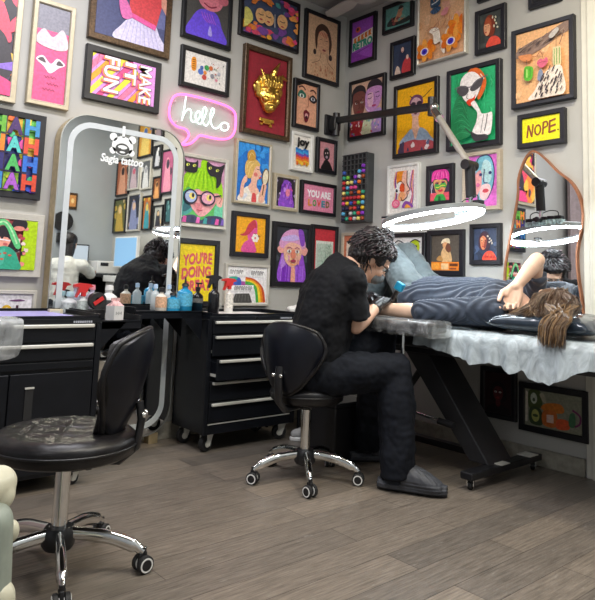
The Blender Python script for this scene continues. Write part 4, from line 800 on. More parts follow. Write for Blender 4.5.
# ---------------------------------------------------------------- ink rack in the corner
T = thing('ink_rack', 'dark grey wall rack full of coloured ink bottle caps in the room corner', 'rack', (0, -.21, 1.45), -PI/2)
RK = mat('rack_grey', (.055, .058, .06), .5, nz=.15, scale=15)
W, H, D = .26, .53, .085
mb = MB(RK); mb.box((-W/2, -D+.01, 0), (W/2, 0, H), bev=.004)
nc, nr = 6, 13; dx, dz = W/nc*.93, H/nr*.98
for i in range(nc+1): x = -W/2*.93+i*dx; mb.box((x-.0035, -D, .008), (x+.0035, -D+.012, H-.008))
for j in range(nr+1): z = .008+j*dz; mb.box((-W/2, -D-.0005, z-.0035), (W/2, -D+.012, z+.0035))
mb.use(mat('rack_slot_shade', (.006, .006, .007), .7)).box((-W/2+.006, -D+.0095, .01), (W/2-.006, -D+.012, H-.01)); mb.build('cabinet', T)  # near-black flat sheet paints the shade inside the empty slots
caps = ['d83a3a', 'e8c030', '3a5ab8', '8a3ac0', 'e87828', '30a080', 'e04a90', 'c8c8c8', '5ab0d8', 'b02838', '2a2a4a', '7ac040', 'f0e080', 'a04828']
R = random.Random(12); capn = ['red', 'yellow', 'blue', 'purple', 'orange', 'teal', 'pink', 'pale grey', 'sky blue', 'dark red', 'navy', 'lime', 'cream', 'rust']
cap_proto = {}
for j in range(nr):
    for i in range(nc):
        rowtop = nr-1-j
        if rowtop < 2 or (rowtop == 2 and i != 5) or (rowtop == 3 and i not in (4, 5, 0)) or R.random() < .06: continue
        cname = R.choice(caps); x = -W/2*.93+(i+.5)*dx; z = .008+(j+.5)*dz
        if cname not in cap_proto:
            b = MB(mat('cap_'+cname, lin(cname), .35, nz=.05)); b.lathe([(.0, -.03), (.0135, -.03), (.0145, .0), (.0135, .012), (.009, .016), (.0, .016)], n=14, ax=Matrix.Rotation(PI/2, 4, 'X')); o = b.build('ink_bottle', None, True)
            cap_proto[cname] = o
        else: o = cap_proto[cname].copy(); COL.objects.link(o)
        o.matrix_basis = T.matrix_basis @ Matrix.Translation((x, -D, z)); col_n = capn[caps.index(cname)]; ORD = ['first', 'second', 'third', 'fourth', 'fifth', 'sixth', 'seventh', 'eighth', 'ninth', 'tenth', 'eleventh', 'twelfth', 'thirteenth']
        o.location, o.rotation_euler = o.matrix_basis.to_translation(), o.matrix_basis.to_euler()
        tag(o, col_n+' capped ink bottle, '+ORD[rowtop]+' rack row from the top, '+ORD[i]+' from the left', 'ink bottle', 'ink bottles in the corner rack')

# ---------------------------------------------------------------- ring lamp on its jointed wall arm
RC = V((-.67, -1.40, 1.375))
T = thing('ring_lamp', 'large lit white ring lamp on a long jointed arm over the bed', 'lamp', (-.17, 0, 2.22))
mb = MB(BLK); mb.box((-.22, -.02, 2.14), (-.10, 0, 2.30), bev=.004); mb.box((-.19, -.09, 2.17), (-.12, -.02, 2.28), bev=.01); mb.cyl((-.155, -.07, 2.13), (-.155, -.07, 2.31), .028); mb.build('wall_bracket', T, 40, world=True)
J1 = V((-.30, -1.10, 2.145)); J0 = V((-.155, -.08, 2.25)); J2 = V((-.42, -1.47, 1.70))
def bar(mb, a, b, w_, h_):
    d = (V(b)-V(a)); L = d.length; q = d.to_track_quat('X', 'Z').to_matrix().to_4x4(); mb.box((0, -w_/2, -h_/2), (L, w_/2, h_/2), Matrix.Translation(V(a)) @ q, bev=min(w_, h_)*.2)
mb = MB(BLK); bar(mb, J0, J1, .035, .05); mb.cyl(J1-V((0, 0, .06)), J1+V((0, 0, .06)), .026); mb.build('upper_arm', T, 40, world=True)
mb = MB(mat('pale_alloy', (.50, .47, .42), .35, .5, nz=.08)); mb.cyl(J1, J2, .021, 16, .02); mb.use(CHR).ball(J1+V((0, -.02, -.01)), .03); d = (J2-J1).normalized(); mb.cyl(J1+d*.05, J1+d*.13, .028); mb.build('lower_arm', T, 40, world=True)
mb = MB(BLK); mb.cyl(J2+V((-.05, 0, .0)), J2+V((.05, 0, 0)), .03); mb.cyl(J2, J2+V((0, -.01, -.19)), .03); mb.build('hinge', T, 40, world=True)
J3 = J2+V((0, -.01, -.19)); ROOT = V((-.47, -1.48, 1.43))
mb = MB(CHR, BLK); mb.cyl(J3, J3+V((0, 0, -.05)), .012); mb.use(BLK).cyl(J3+V((-.05, 0, -.06)), J3+V((.06, 0, -.06)), .018); mb.cyl(J3+V((0, 0, -.03)), ROOT, .009); mb.build('swivel', T, 40, world=True)
tiltM = Matrix.Translation(RC) @ Matrix.Rotation(math.radians(-5), 4, V((.653, .757, 0))) @ Matrix.Rotation(math.radians(-6.5), 4, 'X')
HSG = mat('lamp_housing', (.32, .34, .35), .35, .4, nz=.05)
def torus_sec(mb, sec, R_, n=72):
    rings = []
    for i in range(n):
        a = 2*PI*i/n; rings.append([tiltM @ V(((R_+r)*math.cos(a), (R_+r)*math.sin(a), z)) for r, z in sec])
    mb.ring_loft(rings, False, True)
mb = MB(HSG); torus_sec(mb, [(-.016, .014), (-.016, .005), (.0165, -.009), (.0165, .014), (.010, .020), (-.010, .020)], .268); mb.build('ring_housing', T, 40, world=True)
LED = mat('led_diffuser', (.86, .95, 1.0), .5, emit=52)
mb = MB(LED); torus_sec(mb, [(-.0150, .0058), (-.0155, -.014), (-.009, -.020), (.009, -.020), (.0150, -.014), (.0155, -.0082)], .268); mb.build('ring_diffuser', T, 40, world=True)
WRB = mat('wrapped_ice_plastic', (.42, .55, .58), .15, nz=.5, scale=60, coat=.6)
mb = MB(BLK, HSG); q = tiltM @ V((.262*math.cos(-.25), .262*math.sin(-.25), .03)); 
for s_ in range(5):
    a = -.75+s_*.17; q = tiltM @ V((.262*math.cos(a), .262*math.sin(a), .03)); mb.use(BLK).box(tuple(q-V((.024, .024, .0))), tuple(q+V((.024, .024, .034))), bev=.004); mb.use(WRB).box(tuple(q-V((.03, .03, .022))), tuple(q+V((.03, .03, .012))), bev=.006)
mb.build('control_box', T, world=True)
mb = MB(RUB)
for s_ in (1, -1): q = tiltM @ V((.262*math.cos(-.4+s_*.33), .262*math.sin(-.4+s_*.33), .04)); mb.tube(smooth_curve([q, q+V((0, 0, .05)), (q+J3)/2+V((0, 0, .03)), J3+V((0, 0, -.02))], 6), .0035, 8)
mb.build('power_cable', T, True, world=True)
q = tiltM @ V((.262*math.cos(2.42), .262*math.sin(2.42), 0)); mb = MB(CHR, BLK); mb.box(tuple(q-V((.02, .02, .03))), tuple(q+V((.02, .02, .028))), bev=.004); mb.use(BLK).box(tuple(q-V((.012, .012, -.028))), tuple(q+V((.03, .03, .04))), bev=.004); mb.build('clamp', T, world=True)

# ceiling fitting at the top of the photo
T = thing('ceiling_fan', 'pale ceiling fan blades near the room corner, cropped by the photo top', 'fan', (-.32, -.50, 3.16))
mb = MB(mat('fan_grey', (.42, .41, .39), .4, nz=.05)); mb.cyl((0, 0, 0), (0, 0, -.05), .07); mb.lathe([(0, -.05), (.1, -.055), (.11, -.09), (.06, -.12), (0, -.12)]); mb.build('motor', T, 40)
for k in range(3):
    mb = MB(mat('fan_blade', (.50, .49, .46), .5, nz=.05)); Mk = Matrix.Rotation(math.radians(-38+120*k), 4, 'Z') @ Matrix.Rotation(.12, 4, 'X')
    mb.prism([(.1, -.03), (.2, -.06), (.42, -.06), (.46, 0), (.42, .05), (.2, .05), (.1, .03)], -.085, -.077, Mk); mb.build('blade', T)

# ---------------------------------------------------------------- tool cabinets
def caster(parent, p, r=.045, w_=.022, rot=0, br=ALU, name='caster'):
    mb = MB(RUB, br); M = Matrix.Translation(V(p)) @ Matrix.Rotation(rot, 4, 'Z'); mb.M = M
    A = Matrix.Rotation(PI/2, 4, 'X')
    mb.use(RUB).lathe([(0, -w_), (r*.55, -w_), (r*.6, -w_*.8), (r*.92, -w_*.8), (r, -w_*.5), (r, w_*.5), (r*.92, w_*.8), (r*.6, w_*.8), (r*.55, w_), (0, w_)], (0, 0, r), 24, A)
    mb.use(br).lathe([(0, -w_*1.1), (r*.45, -w_*1.1), (r*.45, w_*1.1), (0, w_*1.1)], (0, 0, r), 16, A)
    for s_ in (-1, 1): mb.prism([(-r*.25, -r*.3), (r*.25, -r*.3), (r*.9, r*1.25), (-r*.3, r*1.25)], s_*w_*1.35-.0015, s_*w_*1.35+.0015, Matrix.Translation((0, 0, r)) @ A)
    mb.box((-r*.5, -w_*1.5, r*2.2), (r*1.1, w_*1.5, r*2.3)); mb.M = Matrix()
    return mb.build(name, parent, 40)
PURP = mat('lavender_mat', (.42, .38, .78), .35, nz=.08, scale=15)
def cabinet(name, label, loc, W, D, z0, z1, drawers, doors=False, tray=None, pulled=None, badge=None):
    """front faces local -Y; loc = centre of the footprint"""
    T = thing(name, label, 'tool cabinet', loc, 0)
    mb = MB(CAB); mb.box((-W/2, -D/2, z0), (W/2, D/2, z1-.03), bev=.004)
    mb.box((-W/2-.006, -D/2-.012, z1-.045), (W/2+.006, D/2, z1-.02), bev=.004); mb.box((-W/2-.006, -D/2-.012, z1-.02), (-W/2+.006, D/2, z1)); mb.box((W/2-.006, -D/2-.012, z1-.02), (W/2+.006, D/2, z1)); mb.box((-W/2, D/2-.012, z1-.02), (W/2, D/2, z1)); mb.box((-W/2, -D/2-.012, z1-.02), (W/2, -D/2, z1-.008))
    for x in (-W/2, W/2): mb.box((x-.014, -D/2-.01, z0), (x+.014, -D/2+.02, z1-.04), bev=.003)
    mb.use(ALU).box((-W/2+.02, -D/2-.004, z0+.055), (W/2-.02, -D/2, z0+.062))
    mb.use(CHR).cyl((0, -D/2-.014, z1-.035), (0, -D/2-.022, z1-.035), .007, 12)
    mb.build('body', T)
    for i, (a, b, hd) in enumerate(drawers):
        out = (pulled or {}).get(i, 0)
        m2 = MB(CAB); m2.box((-W/2+.018, -D/2-.012-out, a), (W/2-.018, -D/2+.0-out, b), bev=.003)
        if out:
            m2.box((-W/2+.025, -D/2-out, a+.01), (-W/2+.03, -D/2+.05, b-.02)); m2.box((W/2-.03, -D/2-out, a+.01), (W/2-.025, -D/2+.05, b-.02)); m2.box((-W/2+.03, -D/2-out, a+.01), (W/2-.03, -D/2+.05, a+.015))
            m2.use(ALU).box((-W/2+.02, -D/2-out, a+.02), (-W/2+.024, -D/2+.04, a+.035))
        dr = m2.build('drawer', T)
        m3 = MB(ALU)
        if b-a > .05: m3.box((-W/2+.03, -D/2-.03-out, b-.020), (W/2-.03, -D/2-.012-out, b-.004), bev=.004); m3.build('drawer_handle', dr)
    if doors:
        a, b = doors
        for s_ in (-1, 1):
            m2 = MB(CAB); x0, x1 = sorted((s_*.003, s_*(W/2-.018))); m2.box((x0, -D/2-.012, a), (x1, -D/2, b), bev=.003); dr = m2.build('door', T)
            xh = s_*.09; m3 = MB(RUB, ALU); m3.box((xh-.018, -D/2-.016, a+.1), (xh+.018, -D/2-.0115, b-.06)); m3.use(ALU).box((xh-.02, -D/2-.02, b-.065), (xh+.02, -D/2-.012, b-.058)); m3.box((xh-.02, -D/2-.02, a+.095), (xh+.02, -D/2-.012, a+.102)); m3.build('door_handle', dr)
    for x, y, r_ in ((-W/2+.05, -D/2+.06, .3), (W/2-.05, -D/2+.06, -.4), (-W/2+.05, D/2-.06, 0), (W/2-.05, D/2-.06, 0)):
        if z0 > .09: caster(T, (x, y, 0), .045, .02, r_)
    if badge:
        m3 = MB(mat('badge', badge, .4, .3, nz=.2, scale=200)); x = W/2-.13
        for k in range(9): m3.box((x+k*.0105, -D/2-.0135, z1-.040), (x+k*.0105+.007, -D/2-.012, z1-.031))
        m3.build('badge', T)
    if tray:
        x0, x1, y0, y1, zt, hgt = tray; m2 = MB(CAB); m2.box((x0, y0, zt), (x1, y1, zt+.004)); m2.box((x0, y0, zt-.03), (x1, y0+.004, zt+.012)); m2.box((x0, y1-.004, zt), (x1, y1, zt+hgt))
        xo = x0 if x0 < 0 else x1; xi = x1 if x0 < 0 else x0
        m2.box((min(xo, xo-.004), y0, zt), (max(xo, xo+.004), y1, zt+hgt)); s_ = 1 if xi > xo else -1; m2.box((min(xi, xi-s_*.004), y0, zt-.03), (max(xi, xi-s_*.004), y1, zt+.055))
        m2.prism([(xi-s_*.0, zt-.16), (xi, zt), (xi-s_*.16, zt)], 0, .004, Matrix.Translation((0, y0+.004, 0)) @ Matrix.Rotation(PI/2, 4, 'X')); m2.prism([(xi, zt-.16), (xi, zt), (xi-s_*.16, zt)], 0, .004, Matrix.Translation((0, y1, 0)) @ Matrix.Rotation(PI/2, 4, 'X'))
        m2.build('side_tray', T)
    return T
# cart beside the artist: x -1.50..-.84, y -.45..-.06
c2 = cabinet('tool_cabinet', 'black rolling drawer cart with bottle tray, beside the artist\'s stool', (-1.163, -.272, 0), .65, .36, .105, .795,
    [(.675, .75, 0), (.545, .665, 0), (.415, .535, 0), (.295, .405, 0), (.175, .285, 0)], pulled={1: .008, 2: .06}, tray=(-.77, -.345, -.13, .10, .79, .03), badge=(.5, .52, .6))
c1 = cabinet('tool_cabinet', 'wide black tool cabinet with lavender mat and doors behind the front stool', (-2.62, -.345, 0), .80, .49, .07, .80,
    [(.675, .758, 0), (.59, .668, 0), (.55, .583, 0)], doors=(.09, .535), tray=(.41, .655, -.19, .235, .752, .035), badge=(.55, .45, .3))
caster(c1, (.34, -.19, 0), .034, .02, .2); caster(c1, (-.34, -.19, 0), .034, .02, 0); caster(c1, (.34, .2, 0), .034, .02, 0); caster(c1, (-.34, .2, 0), .034, .02, 0)
mm = MB(PURP); mm.box((-2.99, -.575, .781), (-2.33, -.18, .790), bev=.002); tag(mm.build('bench_mat'), 'lavender work mat lying on the wide tool cabinet', 'mat')

# ---------------------------------------------------------------- bottles and boxes
def prof_bottle(h, r, neck=.35, sh=.78): return [(0, 0), (r*.92, 0), (r, h*.04), (r, h*sh*.92), (r*.9, h*sh), (r*neck, h*.9), (r*neck, h), (0, h)]
CLR = mat('cloudy_plastic', (.75, .82, .84), .25, alpha=.75)
def pump_bottle(loc, h, r, col, lab, label, cat='bottle', top='pump', group=None, alpha=1, lw=.6, topc=BLK):
    T = thing('bottle', label, cat, loc, 0, group)
    bm_ = mat('bottle_%02x%02x%02x' % tuple(int(max(0, min(1, c))*255) for c in col)+('t' if alpha < 1 else ''), col, .22, nz=.04, alpha=alpha)
    MB(bm_).lathe(prof_bottle(h, r), n=24).build('body', T, 40)
    if lab: MB(mat('label_%02x%02x%02x' % tuple(int(c*255) for c in lab), lab, .5, nz=.25, scale=90)).lathe([(r+.0006, h*.2), (r+.0012, h*.2), (r+.0012, h*(.2+lw)), (r+.0006, h*(.2+lw))], n=24).build('label', T, 40)
    mb = MB(topc)
    if top == 'pump':
        mb.lathe([(0, h), (r*.42, h), (r*.42, h+.018), (.005, h+.02), (.005, h+.04), (0, h+.04)], n=16); mb.box((-.012, -.028, h+.036), (.012, .01, h+.046), bev=.002)
    elif top == 'cap': mb.lathe([(0, h), (r*.5, h), (r*.45, h+.025), (0, h+.027)], n=16)
    elif top == 'nozzle': mb.lathe([(0, h), (r*.5, h), (r*.4, h+.015), (.007, h+.02), (.004, h+.055), (0, h+.055)], n=16)
    elif top == 'trigger':
        mb.cyl((0, 0, h), (0, 0, h+.025), .014); Mx = Matrix.Rotation(PI/2, 4, 'X')
        mb.prism([(-.012, .02), (.014, .02), (.024, .045), (.05, .052), (.03, .066), (-.02, .07), (-.055, .062), (-.058, .05), (-.03, .048), (-.035, .02), (-.045, -.005), (-.04, -.008), (-.022, .02)], -.012, .012, Matrix.Translation((0, 0, h)) @ Mx)
    mb.build('cap' if top in('cap', 'nozzle') else ('pump' if top == 'pump' else 'trigger_head'), T, 40); return T
def at(x, y, z):      # where the photo's pixel meets a level surface of height z
    d = rt*((x-CX)/F_PX) + up*(-(y-CY)/F_PX) + fwd; q = CAM + d*((z-CAM.z)/d.z); return (q.x, q.y, z)
BLU = (.02, .27, .50); tz = .794; G = 'bottles in the cart tray'
pump_bottle((-1.565, -.29, tz), .145, .045, BLU, (.10, .42, .62), 'large bright blue bottle with black nozzle at the tray end nearest the cart', top='nozzle', group=G, lw=.5)
pump_bottle((-1.655, -.31, tz), .09, .042, BLU, (.10, .42, .62), 'squat blue bottle with black pointed cap, middle of the tray', top='nozzle', group=G)
pump_bottle((-1.73, -.31, tz), .11, .032, (.75, .70, .62), (.75, .45, .28), 'small cream bottle with orange label, leftmost in the tray', top='cap', group=G, lw=.55)
pump_bottle((-1.62, -.20, tz), .125, .027, (.72, .78, .80), None, 'tall clear bottle behind the blue bottles in the tray', top='cap', group=G, alpha=.6, topc=mat('pale_blue_cap', (.5, .65, .85), .4))
pump_bottle((-1.71, -.20, tz), .125, .027, (.72, .78, .80), None, 'clear bottle with pale cap at the back left of the tray', top='cap', group=G, alpha=.6, topc=mat('pale_blue_cap', (.5, .65, .85), .4))
pump_bottle((-1.53, -.205, tz), .09, .02, (.10, .12, .2), None, 'slim navy bottle at the back of the tray beside the cart', top='cap', group=G)
pump_bottle((-1.445, -.24, .776), .14, .034, (.012, .012, .014), (.16, .16, .15), 'black bottle with a grey printed label on the cart\'s left corner', top='pump', lw=.45)
t_ = pump_bottle((-1.40, -.35, .776), .165, .034, (.012, .012, .014), None, 'plain black spray bottle with trigger on the cart front', 'spray bottle', top='trigger')
pump_bottle((-1.185, -.20, .776), .15, .028, (.74, .72, .68), (.72, .68, .62), 'white spray bottle with a red trigger in front of the rainbow print', 'spray bottle', top='trigger', topc=mat('red_plastic', (.62, .03, .03), .35), lw=.6)
t = MB(mat('paper', (.74, .73, .72), .7, nz=.05)); t.box((-1.36, -.42, .776), (-.95, -.10, .7785)); t.box((-1.30, -.38, .7785), (-1.05, -.2, .781), Matrix.Rotation(.06, 4, 'Z')); tag(t.build('paper_sheet'), 'white paper sheets spread on top of the drawer cart', 'paper')
t = MB(mat('yellow_note', (.75, .62, .12), .6)); t.box((-1.05, -.43, .781), (-.98, -.40, .784)); tag(t.build('sticky_note'), 'tiny yellow note at the cart\'s front edge', 'note')
# group on the wide cabinet
z = .776
pump_bottle((-2.195, -.145, .756), .11, .042, (.72, .74, .74), (.6, .64, .64), 'round white tub bottle at the back left of the bottle group', top='cap', topc=mat('aqua_cap', (.5, .72, .78), .4), lw=.5)
pump_bottle((-2.16, -.24, .756), .115, .030, (.70, .73, .72), (.6, .66, .62), 'clear spray bottle with a red and white trigger on the wide cabinet', 'spray bottle', top='trigger', topc=mat('red_plastic', (.62, .03, .03), .35), alpha=.8)
T = thing('tape_roll', 'black and red tape roll standing among the spray bottles', 'tape', (-2.115, -.315, .756))
MB(RUB).lathe([(.018, -.02), (.045, -.02), (.045, .02), (.018, .02), (.018, -.02)], (0, 0, .095), 24, Matrix.Rotation(PI/2, 4, 'X')).build('tape', T, 40)
MB(mat('red_plastic', (.62, .03, .03), .35)).box((-.03, -.024, -.01), (.03, -.02, .01), Matrix.Translation((0, 0, .095)) @ Matrix.Rotation(-.6, 4, 'Y')).build('red_stripe', T); MB(BLK).box((-.04, -.025, 0), (.04, .025, .052), bev=.004).build('stand', T)
pump_bottle((-2.095, -.20, .756), .15, .033, (.60, .58, .74), (.66, .62, .76), 'lavender bottle with pink cap between tape roll and white jug', top='cap', topc=mat('pink_cap', (.75, .28, .34), .4), lw=.5)
pump_bottle((-2.02, -.25, .756), .15, .046, (.76, .77, .76), (.06, .06, .065), 'large white jug with a black label beside the paper carton', 'jug', top='cap', topc=WHITE, lw=.45)
T = thing('carton', 'small white gable top carton with red roof on the tray corner', 'carton', (-2.06, -.42, .756), .35)
PAP = mat('paper', (.74, .73, .72), .7, nz=.05)
MB(PAP).box((-.034, -.03, 0), (.034, .03, .075)).build('box', T)
mb = MB(mat('carton_roof', (.70, .42, .42), .6, nz=.3, scale=60)); a = [mb.v(p) for p in ((-.034, -.03, .075), (.034, -.03, .075), (.034, .03, .075), (-.034, .03, .075), (-.02, 0, .1), (.02, 0, .1), (-.02, 0, .112), (.02, 0, .112))]
for f in ((0, 1, 5, 4), (1, 2, 5), (2, 3, 4, 5), (3, 0, 4)): mb.f([a[i] for i in f])
mb.box((-.03, -.002, .098), (.03, .002, .115)); mb.build('roof', T)
mb = MB(mat('grey_print', (.3, .3, .3), .6)); 
for k in range(5): mb.box((-.022+k*.009, -.0306, .03+.003*(k % 2)), (-.017+k*.009, -.03, .045-.004*(k % 2)))
mb.build('print', T)
T = thing('small_box', 'cream little box lying before the clear spray bottle', 'box', (-2.31, -.255, .776)); MB(mat('cream_card', (.66, .58, .42), .6, nz=.1)).box((-.035, -.015, 0), (.035, .015, .028), bev=.002).build('box', T); MB(ALU).box((-.02, -.0165, .008), (.02, -.015, .02)).build('label', T)

# third low cart with towel behind the artist
T = thing('side_table', 'black low cart between the drawer cart and the artist', 'cart', (-.55, -.27, 0)); mb = MB(CAB); mb.box((-.22, -.17, .74), (.22, .19, .76), bev=.003)
for x in (-.2, .2):
    for y in (-.15, .17): mb.cyl((x, y, 0), (x, y, .74), .011, 10)
mb.box((-.2, -.15, .30), (.2, .17, .315)); mb.build('table', T); 
m2 = MB(WHITE)
for i in range(9): R = random.Random(i); m2.ball((-.72+.028*i, -.30+R.uniform(-.03, .03), .785+R.uniform(0, .02)), (.035, .04, .028))
tag(remesh(m2, 'towel', .006, [mat('white_towel', (.72, .71, .68), .9, nz=.05, bump=.4, scale=120)], smooth_it=3, fn=lambda p, n: .006*noise.noise(p*30)), 'crumpled white towel on the low cart behind the artist', 'towel')
# ---------------------------------------------------------------- rolling stools
LEA = mat('black_leather', (.008, .007, .008), .36, nz=.3, scale=40, bump=.08, spec=.4)
def wheel_pair(parent, p, ang):
    r = .029; mb = MB(RUB, CHR); M = Matrix.Translation(V(p)) @ Matrix.Rotation(ang, 4, 'Z'); mb.M = M; A = Matrix.Rotation(PI/2, 4, 'X')
    for s_ in (-1, 1):
        c = (0, s_*.017, r); mb.use(RUB).lathe([(0, -.009), (r*.85, -.009), (r, -.006), (r, .006), (r*.85, .009), (0, .009)], c, 22, A)
        mb.use(WHITE).lathe([(r*.62, -.0105), (r*.80, -.0105), (r*.80, .0105), (r*.62, .0105), (r*.62, -.0105)], c, 22, A)
        mb.use(PLS).lathe([(0, -.0108), (r*.6, -.0108), (r*.6, .0108), (0, .0108)], c, 16, A)
    mb.use(PLS).box((-.018, -.008, r*.6), (.012, .008, r*2.3), bev=.004); mb.lathe([(0, 0), (.010, 0), (.010, .02), (0, .02)], (0, 0, r*2.1), 12)
    R_ = mb.build('caster', parent, 40); return R_
def stool(label, loc, seat_r, seat_z, base_r, arm0, back_ang, back_w, bz0, bz1, tuft=False, back_d=.0, tilt=0, taper=.33):
    T = thing('rolling_stool', label, 'stool', (loc[0], loc[1], 0))
    for k in range(5):
        a = math.radians(arm0+72*k); d = V((math.cos(a), math.sin(a), 0)); mb = MB(CHR)
        mb.tube(smooth_curve([d*.02+V((0, 0, .125)), d*.09+V((0, 0, .122)), d*base_r*.6+V((0, 0, .112)), d*base_r*.88+V((0, 0, .085)), d*base_r+V((0, 0, .066))], 5), [.022]*8+[.023]*8+[.016]*5, 12, flat=.75)
        arm = mb.build('base_leg', T, True); wheel_pair(arm, d*base_r, a+.8*math.sin(k*2.1+1))
    mb = MB(PLS); mb.lathe([(0, .078), (.046, .078), (.054, .09), (.054, .132), (.044, .148), (0, .148)], n=28); mb.build('hub', T, 40)
    mb = MB(CHR); mb.lathe([(0, .14), (.026, .14), (.026, seat_z-.13), (.017, seat_z-.125), (.017, seat_z-.10), (0, seat_z-.10)], n=24); mb.build('gas_lift', T, 40)
    mb = MB(PLS, CHR); mb.box((-.075, -.06, seat_z-.115), (.075, .06, seat_z-.095), bev=.004); mb.use(PLS).cyl((.02, .04, seat_z-.11), (.16, .13, seat_z-.12), .005, 8); mb.cyl((.15, .125, seat_z-.12), (.185, .148, seat_z-.12), .010, 10); mb.build('height_lever', T, 40)
    # cushion: tufted disc, built on a polar grid
    mb = MB(LEA); nr_, na = 16, 72; rows = []
    def top(r, a):
        x, y = r*math.cos(a), r*math.sin(a); q = r/seat_r
        z = seat_z - .006*q*q - .035*max(0, q-.82)**2/.0324*.55
        if tuft:
            def g(u): u = abs((u/.115+.5) % 1-.5); return math.exp(-(u*.115/.0085)**2)
            fade = max(0, 1-q**6)
            ca, sa = math.cos(.95), math.sin(.95); xr, yr = x*ca+y*sa, -x*sa+y*ca
            z -= .007*max(g(xr), g(yr))*fade; z += .006*abs(math.sin(PI*(xr/.115+.5))*math.sin(PI*(yr/.115+.5)))*fade
        return V((x, y, z))
    N = 40 if tuft else 16
    for i in range(1, N+1): rows.append([mb.v(top(seat_r*i/N, 2*PI*k/na)) for k in range(na)])
    for rr, zz in ((1.015, -.035), (1.02, -.05), (1.0, -.075), (.9, -.088)): rows.append([mb.v((seat_r*rr*math.cos(2*PI*k/na), seat_r*rr*math.sin(2*PI*k/na), seat_z+zz)) for k in range(na)])
    c0 = mb.v(top(0, 0))
    for k in range(na): mb.f([c0, rows[0][k], rows[0][(k+1) % na]])
    for a_, b_ in zip(rows, rows[1:]):
        for k in range(na): mb.f([a_[k], b_[k], b_[(k+1) % na], a_[(k+1) % na]])
    mb.f(rows[-1]); mb.build('seat', T, 60)
    mb = MB(PLS); mb.tube([(seat_r*1.02*math.cos(2*PI*k/48), seat_r*1.02*math.sin(2*PI*k/48), seat_z-.047) for k in range(48)], .004, 8, closed=True); mb.build('seat_piping', T, True)
    # backrest: curved shell
    ba = math.radians(back_ang); R_ = seat_r+back_d
    hw = back_w/2; grid_f, grid_b = [], []; nu, nv = 18, 14
    mb = MB(LEA, mat('back_shell', (.004, .005, .010), .35, nz=.2, scale=20, spec=.4))
    def shell(u, v, off):
        # u,v in -1..1 ; superellipse outline narrowing downwards
        wv = hw*(1-taper*max(0, -(v-.35))**1.3)
        x = u*wv; z = (bz0+bz1)/2+v*(bz1-bz0)/2
        rr = R_+.015-.10*(x/hw)**2*.9 + off*(1-.75*max(abs(u), abs(v))**6) + .05*(v) *tilt - .02*v*v
        return V((rr, x, z))
    def grid(off):
        rows = []
        for j in range(nv+1):
            v_ = -1+2*j/nv; row = []
            for i in range(nu+1):
                u = -1+2*i/nu
                # map square to rounded square
                uu = u*math.sqrt(1-.42*v_*v_); vv = v_*math.sqrt(1-.42*u*u)
                row.append(shell(uu*1.12, vv*1.0, off))
            rows.append(row)
        return rows
    Mz = Matrix.Rotation(ba, 4, 'Z')
    gf, gb = grid(-.06), grid(.02)
    vf = [[mb.v(Mz @ p) for p in r] for r in gf]; vb = [[mb.v(Mz @ p) for p in r] for r in gb]
    mb.use(LEA)
    for j in range(nv):
        for i in range(nu): mb.f([vf[j][i], vf[j][i+1], vf[j+1][i+1], vf[j+1][i]])
    mb.mi = 1
    for j in range(nv):
        for i in range(nu): mb.f([vb[j][i], vb[j+1][i], vb[j+1][i+1], vb[j][i+1]])
    mb.mi = 0
    for i in range(nu): mb.f([vf[0][i], vb[0][i], vb[0][i+1], vf[0][i+1]]); mb.f([vf[nv][i], vf[nv][i+1], vb[nv][i+1], vb[nv][i]])
    for j in range(nv): mb.f([vf[j][0], vf[j+1][0], vb[j+1][0], vb[j][0]]); mb.f([vf[j][nu], vb[j][nu], vb[j+1][nu], vf[j+1][nu]])
    br = mb.build('backrest', T, 60)
    edge = [gf[0][i] for i in range(nu+1)]+[gf[j][nu] for j in range(1, nv+1)]+[gf[nv][i] for i in range(nu-1, -1, -1)]+[gf[j][0] for j in range(nv-1, 0, -1)]
    edge2 = [gb[0][i] for i in range(nu+1)]+[gb[j][nu] for j in range(1, nv+1)]+[gb[nv][i] for i in range(nu-1, -1, -1)]+[gb[j][0] for j in range(nv-1, 0, -1)]
    mb = MB(LEA); mb.tube([Mz @ ((a+b)/2) for a, b in zip(edge, edge2)], .011, 10, closed=True); mb.build('edge_trim', br, True)
    mb = MB(PLS, CHR); zc = bz0+.08
    mb.tube([Mz @ V(p) for p in ((.05, 0, seat_z-.105), (R_-.03, 0, seat_z-.108), (R_+.025, 0, seat_z-.06), (R_+.035, 0, zc), (R_+.025, 0, zc+.06))], .014, 10, flat=1.6)
    mb.use(CHR)
    for s_ in (-1, 1): mb.ball(Mz @ V((R_+.045, s_*.022, zc+.02)), .010)
    mb.build('back_bracket', T, True)
    return T
stool('black tufted rolling stool in the left foreground', (-2.665, -1.385), .235, .47, .285, -36, -36, .31, .42, .81, True, -.02, 1.1, .3)
stool('black rolling stool the tattoo artist sits on', (-1.30, -1.10), .185, .475, .275, 18, 194, .36, .44, .785, False, .035, .3, .42)

